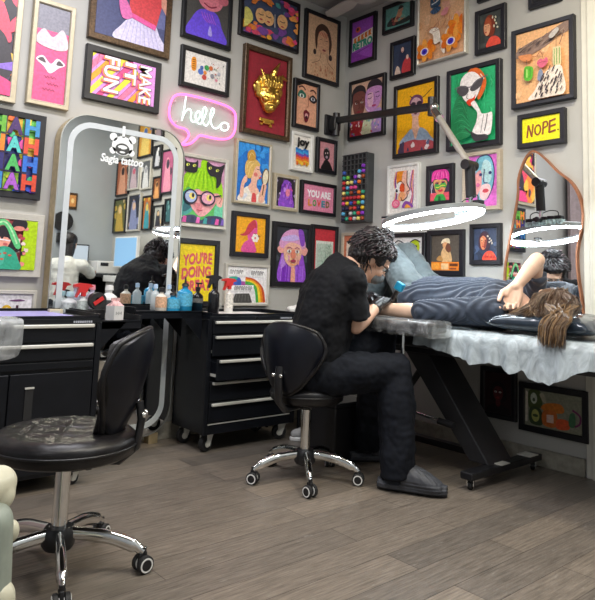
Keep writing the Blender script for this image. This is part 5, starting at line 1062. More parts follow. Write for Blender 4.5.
# ---------------------------------------------------------------- tattoo bed
T = thing('tattoo_bed', 'black electric tattoo bed on a slanted column along the right wall', 'bed', (-.43, -1.6, 0))
mb = MB(BLK)
mb.box((-.76, -1.725, .052), (-.08, -1.655, .088), bev=.006); mb.box((-.72, -.82, .055), (-.12, -.74, .10), bev=.006); mb.box((-.36, -1.66, .055), (-.30, -.78, .09), bev=.004); mb.build('base', T, world=True)
for x, y in ((-.72, -1.69), (-.12, -1.69), (-.68, -.78), (-.16, -.78)): o = caster(T, (x+.43, y+1.6, 0), .024, .012, .4, CHR)
MB(ALU).box((-.50, -1.73, .088), (-.42, -1.65, .092)).build('base_plate', T, world=True); MB(ALU).box((-.22, -1.73, .088), (-.13, -1.65, .092)).build('base_plate', T, world=True)
mb = MB(mat('column_grey', (.022, .022, .025), .4, nz=.1)); 
q = [(-1.69, .085), (-1.57, .085), (-1.10, .64), (-1.27, .64)]
mb.prism(q, -.555, -.33, Matrix(((0, 0, 1, 0), (1, 0, 0, 0), (0, 1, 0, 0), (0, 0, 0, 1)))); mb.build('column', T, bev=.006, world=True)
mb = MB(CHR, BLK); mb.cyl((-.60, -1.10, .30), (-.62, -1.44, .27), .010); mb.use(BLK).cyl((-.62, -1.42, .27), (-.62, -1.52, .262), .018); mb.build('foot_lever', T, 40, world=True)
mb = MB(BLK); mb.box((-.70, -2.5, .625), (-.12, -.72, .66), bev=.005); mb.cyl((-.47, -1.25, .60), (-.47, -.95, .2), .02); mb.build('frame', T, 40, world=True)
UPH = mat('black_upholstery', (.018, .019, .022), .4, nz=.2, scale=20)
mb = MB(UPH); mb.box((-.77, -2.56, .66), (-.08, -.70, .765), bev=.03); mb.build('mattress', T, 60, world=True)

# plastic sheet draped over the mattress
def wrapmat(name, col, alpha, rough=.18):
    M = bpy.data.materials.new(name); M.use_nodes = True; nt = M.node_tree; b = nt.nodes['Principled BSDF']
    b.inputs['Base Color'].default_value = (*col, 1); b.inputs['Roughness'].default_value = rough; b.inputs['Specular IOR Level'].default_value = .6
    tc = nt.nodes.new('ShaderNodeTexCoord'); n = nt.nodes.new('ShaderNodeTexNoise'); n.inputs['Scale'].default_value = 22; n.inputs['Detail'].default_value = 5; n.inputs['Distortion'].default_value = 1.5
    mp = nt.nodes.new('ShaderNodeMapping'); mp.inputs['Scale'].default_value = (1, .6, .35)
    nt.links.new(tc.outputs['Object'], mp.inputs[0]); nt.links.new(mp.outputs[0], n.inputs['Vector'])
    r = nt.nodes.new('ShaderNodeMapRange'); r.inputs[1].default_value = .35; r.inputs[2].default_value = .7; r.inputs[3].default_value = alpha-.12; r.inputs[4].default_value = min(1, alpha+.14)
    nt.links.new(n.outputs['Fac'], r.inputs[0]); nt.links.new(r.outputs[0], b.inputs['Alpha'])
    bp = nt.nodes.new('ShaderNodeBump'); bp.inputs['Strength'].default_value = .45; bp.inputs['Distance'].default_value = .02; nt.links.new(n.outputs['Fac'], bp.inputs['Height']); nt.links.new(bp.outputs[0], b.inputs['Normal'])
    return M
SHEET = wrapmat('milky_plastic_sheet', (.72, .82, .88), .55)
mb = MB(SHEET); NY, NX = 150, 46; rows = []
hem = [(-1.385, .70), (-1.5, .685), (-1.57, .68), (-1.75, .635), (-1.9, .65), (-1.96, .61), (-2.01, .63), (-2.08, .60), (-2.15, .59), (-2.22, .62), (-2.25, .65), (-2.33, .67), (-2.45, .66), (-2.62, .64)]
def hemz(y):
    for (a, za), (b, zb) in zip(hem, hem[1:]):
        if b <= y <= a: return za+(zb-za)*(a-y)/(a-b)
    return .66
for j in range(NY+1):
    y = -1.385-1.22*j/NY; hz = hemz(y)-.012+.004*math.sin(y*37)+.010*noise.noise(V((y*30, 0, 0))); row = []
    for i in range(NX+1):
        t = i/NX
        if t < .45: x = -.05-(.70-.0)*t/.45; z = .775+.004*noise.noise(V((x*14, y*14, 1)))+.004*abs(noise.noise(V((x*5, y*22, 3))))
        else:
            k = (t-.45)/.55; x = -.765-.022*math.sin(min(1, k*3)*PI/2)-.02*k; z = .775-(.775-hz)*k
            am = .014*k**.8; x += am*(noise.noise(V((y*24, z*4, 5)))+.6*math.sin(y*55+3*noise.noise(V((y*4, 0, 0)))))
            if k < .12: z = .775-(.775-hz)*k-.0
        row.append(mb.v((x, y, z)))
    rows.append(row)
for a_, b_ in zip(rows, rows[1:]):
    for i in range(NX): mb.f([a_[i], a_[i+1], b_[i+1], b_[i]])
sh = tag(mb.build('plastic_sheet', None, True), 'milky plastic sheet draped over the tattoo bed edge', 'plastic sheet')

# pillow
def pillow(name, label, c, sx, sy, sz, rz, m_, seed=1):
    mb = MB(m_); n = 28; g = {}
    M = Matrix.Translation(c) @ Matrix.Rotation(rz, 4, 'Z')
    for s_ in (1, -1):
        for i in range(n+1):
            for j in range(n+1):
                u, v_ = -1+2*i/n, -1+2*j/n
                e = max(abs(u), abs(v_)); h = (max(0, 1-u**4)*max(0, 1-v_**4))**.45
                px = u*(1-.10*(1-abs(v_))**1)*sx+0; py = v_*(1-.10*(1-abs(u)))*sy
                z = s_*h*sz*(1+.0)+ .006*noise.noise(V((u*3+seed, v_*3, s_)))*h*2
                if s_ < 0: z = -h*sz*.75
                if e > .999 and s_ < 0: g[s_, i, j] = g[1, i, j]
                else: g[s_, i, j] = mb.v(M @ V((px, py, z)))
        for i in range(n):
            for j in range(n): q = [g[s_, i, j], g[s_, i+1, j], g[s_, i+1, j+1], g[s_, i, j+1]]; mb.f(q if s_ > 0 else q[::-1])
    return tag(mb.build(name, None, 80), label, 'pillow')
pillow('pillow', 'black wrapped pillow under the client\'s head on the bed', (-.50, -2.04, .828), .235, .265, .056, .0, mat('wrapped_black', (.02, .03, .045), .22, nz=.3, scale=10, bump=.25, coat=.5))

# armrest on its post
T = thing('armrest', 'plastic wrapped black arm pad on a chrome post beside the bed', 'armrest', (-.88, -1.34, 0))
WRP = mat('cling_wrapped_black', (.015, .015, .018), .14, nz=.8, scale=25, bump=1.0, coat=.8)
mb = MB(WRP); mb.box((-.985, -1.605, .755), (-.80, -1.15, .815), bev=.018); o = mb.build('pad', T, 60, world=True)
mb = MB(wrapmat('clear_wrap', (.75, .78, .80), .22, .08)); n = 44; rg = []
for j in range(n+1):
    y = -1.13-.49*j/n; sec = []
    for k in range(28):
        a = 2*PI*k/28; cx_, cz_ = math.cos(a), math.sin(a); e = (abs(cx_)**6+abs(cz_)**6)**(-1/6)
        rr = 1+.06*noise.noise(V((y*20, cx_*3, cz_*3))); sec.append((-.893+cx_*e*.098*rr, y, .784+cz_*e*.037*rr-(.012 if cz_ < -.5 else 0)*abs(math.sin(y*40))))
    rg.append(sec)
mb.ring_loft(rg, True); mb.build('cling_wrap', T, 60, world=True)
mb = MB(CHR, BLK); mb.cyl((-.86, -1.36, .05), (-.86, -1.36, .75), .012, 16); mb.use(BLK).cyl((-.86, -1.36, .0), (-.86, -1.36, .012), .10, 28); mb.cyl((-.86, -1.36, .012), (-.86, -1.36, .1), .018); mb.build('post', T, 40, world=True)

# under the bed: storage bin, shoes, floor cable
T = thing('storage_bin', 'black storage bin on the floor between the artist\'s stool and the bed', 'bin', (-.86, -.86, 0))
mb = MB(PLS); mb.prism([(-.13, -.14), (.13, -.14), (.13, .14), (-.13, .14)], 0, .30); mb.build('box', T, bev=.01); mb = MB(BLK); mb.box((-.14, -.15, .30), (.14, .15, .325), bev=.006); mb.build('lid', T)
def shoe(label, loc, rz, m_, cat='sneaker', group=None):
    T = thing(cat, label, cat, loc, rz, group)
    m2 = MB(m_); m2.limb([(-.09, 0, .05), (-.02, 0, .052), (.06, 0, .042), (.11, 0, .036)], [.036, .038, .038, .03]); m2.limb([(-.085, 0, .06), (-.085, 0, .10)], [.036, .034]); m2.limb([(-.03, 0, .07), (-.05, 0, .10)], [.034, .03])
    remesh(m2, 'upper', .006, [m_], smooth_it=3).parent = T
    mb = MB(WHITE); mb.prism([(-.13, -.03), (-.09, -.042), (.03, -.04), (.11, -.044), (.145, -.01), (.145, .015), (.1, .042), (.03, .038), (-.09, .04), (-.13, .03)], 0, .022); mb.build('sole', T, bev=.005)
    mb = MB(WHITE)
    for i in range(4): mb.cyl((.0+i*.022, -.022, .088-i*.006), (.0+i*.022, .022, .088-i*.006), .003, 6)
    mb.build('laces', T); return T
GS = mat('grey_suede', (.33, .33, .33), .7, nz=.15)
shoe('grey sneaker lying nearest the artist\'s stool column', (-.72, -.52, 0), 2.7, GS); shoe('grey sneaker nearer the bin, behind the stool', (-.50, -.62, 0), 2.5, GS)

# ---------------------------------------------------------------- people
SKIN = mat('skin', (.66, .40, .28), .5, nz=.07, scale=12)
SKIN_P = mat('skin_pale', (.78, .52, .38), .48, nz=.06, scale=12)
CLOTH = mat('black_cotton', (.0045, .005, .007), .85, spec=.25, nz=.25, scale=60)
TROU = mat('dark_navy_cotton', (.004, .0055, .010), .85, spec=.25, nz=.25, scale=50)
def basis(f, u):
    f = V(f).normalized(); u = V(u); u = (u-f*f.dot(u)).normalized(); l = u.cross(f)
    return Matrix((f, l, u)).transposed().to_4x4()        # columns: forward, left, up
def ell(mb, B, c, off, r, rot=None):
    M = Matrix.Translation(V(c)) @ B @ Matrix.Translation(V(off)) @ (rot or Matrix())
    mb.ball((0, 0, 0), r, M=M) if False else None
    bm2 = bmesh.new(); bmesh.ops.create_icosphere(bm2, subdivisions=3, radius=1); MM = M @ Matrix.Diagonal((*r, 1))
    mp = {v: mb.v(MM @ v.co) for v in bm2.verts}
    for f in bm2.faces: mb.f([mp[v] for v in f.verts])
    bm2.free()
def head(mb, c, fwd_, up_, s=1.0):
    """c = centre of the skull"""
    B = basis(fwd_, up_); E = lambda o, r: ell(mb, B, c, tuple(x*s for x in o), tuple(x*s for x in r))
    E((0, 0, .02), (.093, .074, .088)); E((.028, 0, -.045), (.062, .056, .062)); E((.055, 0, -.078), (.030, .030, .024))
    E((.094, 0, -.018), (.016, .012, .022)); E((.103, 0, -.03), (.015, .014, .011)); E((.083, 0, .022), (.014, .05, .012))
    E((.083, 0, -.058), (.014, .024, .008)); E((.080, 0, -.067), (.015, .021, .008)); E((.070, .038, -.03), (.02, .02, .02)); E((.070, -.038, -.03), (.02, .02, .02))
    for q in (-1, 1): E((-.005, q*.074, -.012), (.018, .008, .028))
    return B
def hand(mb, wrist, d, pn, side, curl=(.3, .35, .4, .5), s=1.0, thumb=.5, spread=.08):
    """d: towards the fingers, pn: palm normal, side: thumb side"""
    d = V(d).normalized(); pn = V(pn); pn = (pn-d*pn.dot(d)).normalized(); sd = d.cross(pn)
    if sd.dot(V(side)) < 0: sd = -sd
    W = V(wrist); P = lambda a, b, c: W+d*a*s+sd*b*s+pn*c*s
    for b in (-.027, -.010, .009, .026): mb.limb([P(.0, b*.6, 0), P(.045, b, 0), P(.082, b*1.1, .002)], [.015*s, .015*s, .0115*s])
    mb.limb([P(.01, .02, .006), P(.05, .03, .01)], [.016*s, .013*s])
    for k, (b, L) in enumerate(((.028, .070), (.0095, .079), (-.0095, .074), (-.027, .058))):
        cu = curl[k] if isinstance(curl, (tuple, list)) else curl; p = P(.085, b*1.1, .002); pts = [p]; ang = 0; dd = d+sd*(b*spread*20)
        dd.normalize()
        for j, fr in enumerate((.46, .30, .24)):
            ang += cu*(1.0 if j == 0 else 1.25); v_ = dd*math.cos(ang)+pn*math.sin(ang); pts.append(pts[-1]+v_*L*fr*s*1.08)
        mb.limb(pts, [.0098*s, .009*s, .0082*s, .0072*s], 12)
    a = thumb; t0 = P(.018, .026, .004); t1 = t0+(d*math.cos(.75)+sd*math.sin(.75)+pn*.35).normalized()*.036*s
    t2 = t1+(d*math.cos(.75-a)+sd*math.sin(.75-a)*.7+pn*(.35+a*.4)).normalized()*.032*s; t3 = t2+(d*math.cos(.5-a)+sd*math.sin(.5-a)*.5+pn*(.4+a*.6)).normalized()*.026*s
    mb.limb([t0, t1, t2, t3], [.0145*s, .0125*s, .0105*s, .0085*s], 12)
def folds(amp, fx=22, fz=9, seed=0, dirn=(0, 0, 1)):
    def fn(p, n): return amp*(noise.noise(V((p.x*fx+seed, p.y*fx, p.z*fz)))+.6*noise.noise(V((p.x*fz, p.y*fz, p.z*fx+seed)))+.3*noise.noise(p*45))
    return fn
def strands(name, curves, r, mats, parent, flat=.5, n=6):
    mb = MB(*mats); off = parent.parent.location.copy(); mb.M = Matrix.Translation(-off); R = random.Random(5)
    for c in curves:
        mb.mi = R.randrange(len(mats)); pts = smooth_curve(c, 4); k = len(pts); mb.tube(pts, [r*(1-.75*(i/(k-1))**3)*(.7+.6*R.random() if i == 0 else 1) for i in range(k)], n, flat=flat)
    return mb.build(name, parent, True)

# --- the artist
F = V((.85, -.53, 0)).normalized(); N_ = V((-.53, -.85, 0)).normalized()   # facing, towards the camera side (his right)
HIP = V((-1.265, -1.13, .535)); Z = V((0, 0, 1))
T = thing('person', 'seated tattoo artist in black T-shirt, gloves and glasses, bending over the client', 'person', (-1.31, -1.10, 0))
NECK = V((-1.115, -1.19, 1.085)); HD = V((-1.005, -1.25, 1.125)); HF = V((.72, -.48, -.72)).normalized(); HU = V((.45, -.35, .8))
SR = NECK+N_*.165+V((.0, .0, -.075))-F*.02; SL = NECK-N_*.165+V((0, 0, -.075))-F*.01
ER = V((-1.17, -1.31, .775)); WR_ = V((-.955, -1.265, .882)); EL = V((-.98, -1.0, .84)); WL_ = V((-.84, -1.11, .92))
KR = V((-1.0, -1.43, .56)); AR = V((-1.04, -1.49, .10)); KL = V((-.87, -1.21, .71)); AL = V((-.78, -1.06, .12))
HR = HIP+N_*.10; HL = HIP-N_*.10
b = MB(SKIN); Bh = head(b, HD, HF, HU, 1.05)
b.limb([HD-HF*.03+V((0, 0, -.05)), NECK+F*.01, NECK-V((0, 0, .06))], [.052, .055, .06])
b.limb([HIP, HIP+V((.03, -.01, .15)), (HIP+NECK)/2+V((-.035, .02, .05)), NECK-V((.02, 0, .10))], [.13, .125, .13, .12]); b.limb([SR, NECK-V((0, 0, .06)), SL], [.05, .07, .05])
for s_, e, w_ in ((SR, ER, WR_), (SL, EL, WL_)): b.limb([s_, (s_+e)/2, e], [.05, .045, .038]); b.limb([e, e+(w_-e)*.3, w_], [.038, .041, .026])
for h, k, a in ((HR, KR, AR), (HL, KL, AL)): b.limb([h, k], [.08, .055]); b.limb([k, (k+a)/2, a], [.052, .05, .035])
remesh(b, 'body', .006, [SKIN], T, 3)
# gloves with hands
GLV = mat('black_nitrile', (.012, .013, .015), .3, nz=.2, scale=40, bump=.1)
g = MB(GLV); dR = (V((-.87, -1.245, .925))-WR_).normalized(); hand(g, WR_, dR, V((.35, .25, -.9)), V((.3, .9, .1)), (.55, .65, .75, .8), 1.0, .7); g.limb([WR_-(WR_-ER)*.14, WR_, WR_+dR*.02], [.033, .031, .029]); remesh(g, 'right_glove', .0038, [GLV], T, 2)
g = MB(GLV); dL = (V((-.84, -1.26, .90))-WL_).normalized(); hand(g, WL_, dL, V((-.2, -.1, -1)), V((-.9, .1, .2)), (.3, .35, .45, .5), 1.0, .4); g.limb([WL_-(WL_-EL)*.16, WL_, WL_+dL*.02], [.033, .031, .029]); remesh(g, 'left_glove', .0038, [GLV], T, 2)
# T-shirt
s = MB(CLOTH); MID = (HIP+NECK)/2
def ring_body(mb, secs):
    """secs: (centre, forward radius, side radius, tilt direction)"""
    rings = []
    for c, rf, rs, ax in secs:
        ax = V(ax).normalized(); f_ = (F-ax*F.dot(ax)).normalized(); l_ = ax.cross(f_)
        rings.append([V(c)+f_*rf*math.cos(2*PI*k/28)+l_*rs*math.sin(2*PI*k/28) for k in range(28)])
    mb.ring_loft(rings)
ring_body(s, [(HIP+V((.0, .0, -.03)), .14, .18, (0, 0, 1)), (HIP+V((.01, .0, .08)), .15, .195, (0, 0, 1)), (HIP+V((.02, -.01, .22)), .155, .20, (.1, -.05, 1)), (MID+V((-.015, .01, .09)), .165, .215, (.3, -.15, 1)), (NECK+V((-.065, .035, -.105)), .145, .20, (.4, -.2, 1)), (NECK+V((-.04, .02, -.02)), .10, .13, (.5, -.25, 1)), (NECK+V((-.005, 0, .035)), .072, .072, (.55, -.3, 1))])
s.limb([SR+V((0, 0, .0)), NECK-V((.01, 0, .055))], [.068, .075]); s.limb([SL, NECK-V((.01, 0, .055))], [.068, .075])
for s_, e in ((SR, ER), (SL, EL)): s.tube([s_-(e-s_)*.1, s_, s_+(e-s_)*.35, s_+(e-s_)*.68, s_+(e-s_)*.80], [.05, .078, .076, .08, .086], 20); s.ball(s_, .074)
s.limb([SR-F*.06-V((0, 0, .05)), MID+N_*.14-F*.06], [.07, .08])
remesh(s, 'tshirt', .007, [CLOTH], T, 3, folds(.011, 16, 7))
# trousers
s = MB(TROU)
for h, k, a, w_ in ((HR, KR, AR, .105), (HL, KL, AL, .10)):
    s.limb([h, h+(k-h)*.5, k], [.112, .104, .088]); s.tube([k, k+(a-k)*.35, k+(a-k)*.75, a+V((0, 0, -.04))], [.086, .092, .090, w_*.78], 22)
s.ball(HIP+V((0, 0, -.01)), (.15, .17, .10)); s.ball(HR, .11)
remesh(s, 'trousers', .007, [TROU], T, 3, folds(.011, 20, 6, 4))
# sandals
SAN = mat('grey_foam', (.045, .048, .058), .6, nz=.15, scale=30)
def sandal(a, d, name):
    d = V(d); d.z = 0; d.normalize(); l = Z.cross(d); M = Matrix((d, l, Z)).transposed().to_4x4(); M.translation = V((a.x, a.y, 0))
    m2 = MB(SAN); sec = [(-.11, .036), (-.07, .050), (.0, .049), (.07, .056), (.14, .058), (.19, .048), (.225, .026)]
    m2.M = M
    m2.ring_loft([[(x, w_*math.cos(t*PI/8), .028+.027*math.sin(t*PI/8)) for t in range(16)] for x, w_ in sec])
    m2.ring_loft([[(x, (w_+.002)*math.cos(t*PI/8), z_+hh*math.sin(t*PI/8)) for t in range(16)] for x, w_, z_, hh in ((.01, .054, .068, .066), (.07, .059, .066, .062), (.12, .062, .056, .054), (.165, .060, .044, .040), (.20, .046, .036, .026))])
    m2.M = Matrix(); o = remesh(m2, name, .005, [SAN], T, 3, lambda p, n: .0018*math.sin(p.z*420) if p.z < .06 else .001*math.sin(p.x*300))
    SOCK = mat('dark_sock', (.02, .021, .025), .9, nz=.1); m3 = MB(SOCK); m3.M = M; m3.limb([(-.04, 0, .075), (-.03, 0, .065), (.08, 0, .052), (.15, .0, .05)], [.034, .034, .034, .026])
    for i in range(5): m3.limb([(.13, -.032+i*.016, .052), (.168-.006*abs(i-1), -.034+i*.017, .05)], [.009, .008])
    m3.M = Matrix(); remesh(m3, 'sock', .004, [SOCK], T, 2); return o
sandal(AR+V((.01, -.01, 0)), V((.50, -.86, 0)), 'right_sandal'); sandal(AL, V((.8, -.5, 0)), 'left_sandal')
# glasses, mask, hair
def hp(x, y, z): return HD+(Bh @ V((x, y, z))).to_3d()
mb = MB(BLK)
for q in (-1, 1):
    mb.tube([hp(.103+.004*math.cos(t*PI/8), q*.032+.024*math.cos(t*PI/8), .004+.018*math.sin(t*PI/8)) for t in range(16)], .0022, 6, closed=True); mb.tube([hp(.10, q*.056, .01), hp(.06, q*.078, .008), hp(.0, q*.08, .004)], .0028, 6)
mb.tube([hp(.106, -.009, .006), hp(.11, 0, .008), hp(.106, .009, .006)], .0022, 6); mb.build('glasses', T, True, world=True)
m2 = MB(WHITE); ell(m2, Bh, HD, (.078, 0, -.055), (.040, .052, .042)); ell(m2, Bh, HD, (.105, 0, -.045), (.02, .026, .03))
remesh(m2, 'face_mask', .004, [mat('grey_mask', (.16, .18, .19), .75, nz=.15, scale=40)], T, 3)
mb = MB(SKIN)
for q in (-1, 1):
    mb.tube([hp(.078, q*.05, -.05), hp(.03, q*.072, -.02), hp(-.004, q*.082, .0)], .0015, 6)
mb.build('mask_loop', T, world=True)
EYE = mat('eye_white', (.8, .78, .75), .2); IRI = mat('iris_dark', (.03, .02, .015), .15)
mb = MB(EYE, IRI)
for q in (-1, 1): mb.use(EYE).ball(hp(.080, q*.032, .002), .0125); mb.use(IRI).ball(hp(.0895, q*.032, .0), .006)
mb.build('eyes', T, True, world=True)
HA = mat('hair_black', (.012, .009, .010), .5, nz=.4, scale=60); HB = mat('hair_grey_lock', (.15, .145, .15), .45, nz=.3, scale=40); HC = mat('hair_plum', (.04, .02, .024), .5, nz=.3, scale=50)
m2 = MB(HA); ell(m2, Bh, HD, (-.022, 0, .04), (.108, .098, .098)); ell(m2, Bh, HD, (-.06, 0, -.01), (.07, .088, .08)); ell(m2, Bh, HD, (.055, 0, .085), (.05, .07, .035)); 
BUN = hp(-.03, .0, .135); m2.ball(BUN, (.06, .055, .04)); m2.ball(hp(-.08, 0, .09), .06)
cap = remesh(m2, 'hair', .006, [HA], T, 2, lambda p, n: .007*noise.noise(p*38)+.004*noise.noise(p*90))
R = random.Random(42); cs = []; csg = []
for i in range(460):      # wavy locks over the skull
    th = R.uniform(-PI, PI); ph = R.uniform(.1, 1.25); out = []; ln = R.uniform(.07, .17)
    for j in range(6):
        t = j/5; lim = 1.95-.85*max(0, math.cos(th)+.25); pp = min(ph+t*ln/.09*.75, lim+.1*t); y_ = math.sin(th)*math.sin(min(pp, 1.75)); x_ = math.cos(th)*math.sin(min(pp, 1.75)); z_ = math.cos(pp)
        if x_ > .55 and z_ < .45: x_ = .62
        rr = 1.05+.05*math.sin(j*1.7+i)+(.14*t); out.append(hp(-.022+.110*x_*rr+.009*math.sin(j*2+i), .099*y_*rr+.011*math.cos(j*2.3+i), .04+.099*z_*rr))
    (csg if math.cos(th) > .35 and i % 3 else cs).append(out)
for i in range(90):      # messy bun
    a0 = R.uniform(0, 2*PI); out = []
    for j in range(6): a = a0+j*.6; r_ = R.uniform(.03, .062); out.append(BUN+V((r_*math.cos(a), r_*math.sin(a), R.uniform(-.02, .04))))
    cs.append(out)
for i in range(46):      # loose locks at nape and ears
    q = R.choice((-1, 1)); y_ = q*R.uniform(.04, .085); x_ = R.uniform(-.10, -.025); p0 = hp(x_, y_, R.uniform(-.02, .05)); out = [p0]
    for j in range(1, 5): out.append(p0+V((.012*math.sin(j*1.5+i), .012*math.cos(j*1.2+i), -.025*j)))
    cs.append(out)
strands('hair_locks', cs, .0042, [HA, HA, HC, HA], cap, .6); strands('grey_locks', csg, .0042, [HB, HA, HB, HC, HA], cap, .6)
# tattoo machine in the gloved hand
T2 = thing('tattoo_machine', 'blue and black wireless tattoo machine in the artist\'s gloved hand', 'tattoo machine', (-.85, -1.265, .875))
ax = V((.12, -.40, .75)).normalized(); p0 = V((-.85, -1.265, .90))
MB(BLK).cyl(p0, p0+ax*.07, .013).build('grip', T2, 40, world=True); MB(CHR).cyl(p0-ax*.025, p0, .004, 10, .009).build('needle_tip', T2, 40, world=True)
mb = MB(mat('machine_blue', (.01, .28, .50), .3, nz=.1)); mb.box((-.022, -.019, 0), (.022, .019, .045), Matrix.Translation(p0+ax*.075) @ ax.to_track_quat('Z', 'X').to_matrix().to_4x4(), bev=.004); mb.build('battery', T2, world=True)

# --- the client
T = thing('person', 'client lying on the bed in navy pleated top, one bare forearm over the face', 'person', (-.42, -1.5, .775))
CH = V((-.42, -1.955, .915)); CF = V((.62, .28, .62)).normalized(); CU = V((.1, -1, .12))
nS = V((-.60, -1.74, .88)); nE = V((-.80, -1.44, .858)); nW = V((-.885, -1.16, .858)); fS = V((-.27, -1.76, .89)); fE = V((-.42, -1.885, 1.150)); fW = V((-.53, -1.83, 1.01))
HPc = V((-.42, -1.19, .89)); kN = V((-.50, -.93, 1.19)); kF = V((-.30, -.90, 1.20)); aN = V((-.50, -.74, .82)); aF = V((-.30, -.72, .82))
b = MB(SKIN_P); Bc = head(b, CH, CF, CU, .97)
b.limb([CH+V((0, .04, -.02)), V((-.42, -1.81, .87))], [.05, .055]); b.limb([V((-.42, -1.74, .885)), HPc], [.11, .12]); b.limb([nS, fS], [.055, .055])
for s_, e, w_ in ((nS, nE, nW), (fS, fE, fW)): b.limb([s_, (s_+e)/2, e], [.046, .041, .036]); b.limb([e, e+(w_-e)*.3, w_], [.040, .041, .028])
hand(b, fW, V((-.05, .03, -.20)), V((-.9, -.3, .1)), V((.2, .7, .0)), (.5, .62, .72, .85), 1.12, .75)
hand(b, nW, V((-.04, .20, -.01)), V((0, 0, 1)), V((-.8, -.1, 0)), (.12, .15, .18, .22), .98, .2)
for h, k, a in ((HPc+V((-.09, 0, 0)), kN, aN), (HPc+V((.1, 0, 0)), kF, aF)): b.limb([h, k], [.07, .05]); b.limb([k, a], [.048, .034]); b.limb([a, a+V((0, .10, -.025))], [.032, .024])
remesh(b, 'body', .005, [SKIN_P], T, 2)
NAVY = mat('navy_pleats', (.024, .035, .060), .75, nz=.15, scale=40, sheen=.2)
s = MB(NAVY); rings = []
for y, hx, hz, cz in ((-1.77, .12, .06, .905), (-1.745, .19, .10, .895), (-1.70, .215, .13, .90), (-1.60, .20, .14, .91), (-1.48, .185, .138, .91), (-1.36, .185, .135, .91), (-1.25, .20, .138, .91), (-1.12, .19, .13, .91)):
    rings.append([(-.43+hx*math.cos(2*PI*k/28), y, cz+hz*math.sin(2*PI*k/28)) for k in range(28)])
s.ring_loft(rings); s.tube([nS+V((.03, -.0, .01)), nS, (nS+nE)/2, nE, nE+(nW-nE)*.05], [.07, .075, .066, .06, .058], 22); s.ball(nS, .072); s.ball(nE, .06); s.tube([fS, fS+(fE-fS)*.5, fS+(fE-fS)*.72], [.068, .06, .062], 20); s.ball(fS, .07)
def pleat(p, n): 
    q = .0045*math.sin(p.x*260+p.y*60+8*noise.noise(p*5)) if p.y > -1.66 else .004*math.sin(p.y*170+p.x*90)
    return q+.008*noise.noise(p*12)
top = remesh(s, 'pleated_top', .0055, [NAVY], T, 2, pleat)
PANT = mat('grey_teal_trousers', (.075, .10, .11), .7, nz=.12, scale=30, sheen=.2)
s = MB(PANT)
for h, k, a in ((HPc+V((-.08, .02, .01)), kN, aN), (HPc+V((.09, .02, .01)), kF, aF)): s.limb([h, (h+k)/2, k], [.108, .098, .078]); s.tube([k, (k+a)/2, a], [.078, .075, .068], 20)
s.ball(HPc+V((0, .06, .01)), (.19, .11, .11))
remesh(s, 'trousers', .007, [PANT], T, 3, folds(.012, 14, 14, 9))
H1 = mat('hair_brown', (.085, .045, .025), .38, nz=.3, scale=50, coat=.2); H2 = mat('hair_ash', (.20, .145, .105), .38, nz=.3, scale=50, coat=.2); H3 = mat('hair_gold', (.26, .16, .075), .42, nz=.2, scale=50, coat=.15); H4 = mat('hair_dark_brown', (.035, .02, .014), .4, nz=.3)
def cp(x, y, z): return CH+(Bc @ V((x, y, z))).to_3d()
m2 = MB(H1); ell(m2, Bc, CH, (-.03, 0, .03), (.092, .082, .085)); m2.ball(CH+V((-.03, -.03, .02)), (.09, .09, .075))
cap = remesh(m2, 'hair', .006, [H1], T, 2)
R = random.Random(77); cs1, cs2 = [], []
for i in range(520):
    u = R.random()**.85; st = CH+V((R.uniform(-.03, .05), -.02-.07*R.random()+.03*u, .085+R.uniform(-.015, .012)-.03*abs(u-.5)))
    yy = -1.92-.20*u+R.uniform(-.01, .01)
    mid = V((-.50+R.uniform(-.03, .01), yy-.01, .965-.02*abs(u-.4)+R.uniform(-.02, .02))); lo = V((-.62+R.uniform(-.03, .03), yy-.035-.06*(u > .5)*R.random(), .912+R.uniform(-.015, .015)))
    en = V((-.68+R.uniform(-.03, .03), yy-.05-.05*R.random()+(.14*R.random()-.02 if u < .3 else 0), .868+R.uniform(-.01, .012))); tail = []
    if u > .45: en = V((-.71+R.uniform(-.02, .01), -2.09-.12*R.random(), .870)); tail = [V((-.775+R.uniform(-.01, .01), en.y-.005, .825)), V((-.80+R.uniform(-.015, .01), en.y-.01, .775+R.uniform(-.035, .015)))]
    (cs1 if True else cs2).append([st, mid, lo, en]+tail)
    if tail and R.random() < .4: cs2.append([lo+V((-.012, 0, .008)), en+V((-.012, -.01, .006)), tail[0]+V((-.012, 0, .005)), tail[1]+V((-.01, 0, 0))])
    if u < .25 and R.random() < .3: cs2.append([lo+V((-.014, .02, .0)), en+V((-.014, .0, .006))])
strands('hair_strands', cs1, .0040, [H1, H2, H1, H2, H4, H2], cap, .5); strands('golden_ends', cs2, .0034, [H3, H2, H1, H3], cap, .5)
# ---------------------------------------------------------------- left foreground: wrapped client chair
T = thing('treatment_chair', 'cream plastic client chair with cling wrapped armrest at the left edge of the photo', 'chair', (-3.15, -1.75, 0))
CRM = mat('cream_plastic', (.62, .60, .46), .4, nz=.05); GRN = mat('sage_plastic', (.30, .34, .29), .45, nz=.08)
def Q(px, py, D):          # a point D metres in front of the lens plane, in the chair's own place
    d = rt*((px-CX)/F_PX) + up*(-(py-CY)/F_PX) + fwd; q = CAM + d*D; return (q.x, q.y, q.z)
P0 = V((-3.01, -1.86, 0))
m2 = MB(GRN); m2.limb([(-3.04, -1.84, .03), (-3.035, -1.83, .20), (-3.03, -1.83, .36)], [.075, .072, .06]); remesh(m2, 'leg_shell', .006, [GRN], T, 4)
m2 = MB(CRM); m2.limb([(-3.15, -1.90, .44), (-3.0, -1.79, .445)], [.05, .045]); m2.limb([(-3.005, -1.80, .42), (-3.01, -1.80, .38)], [.045, .03]); remesh(m2, 'seat_rail', .006, [CRM], T, 3)
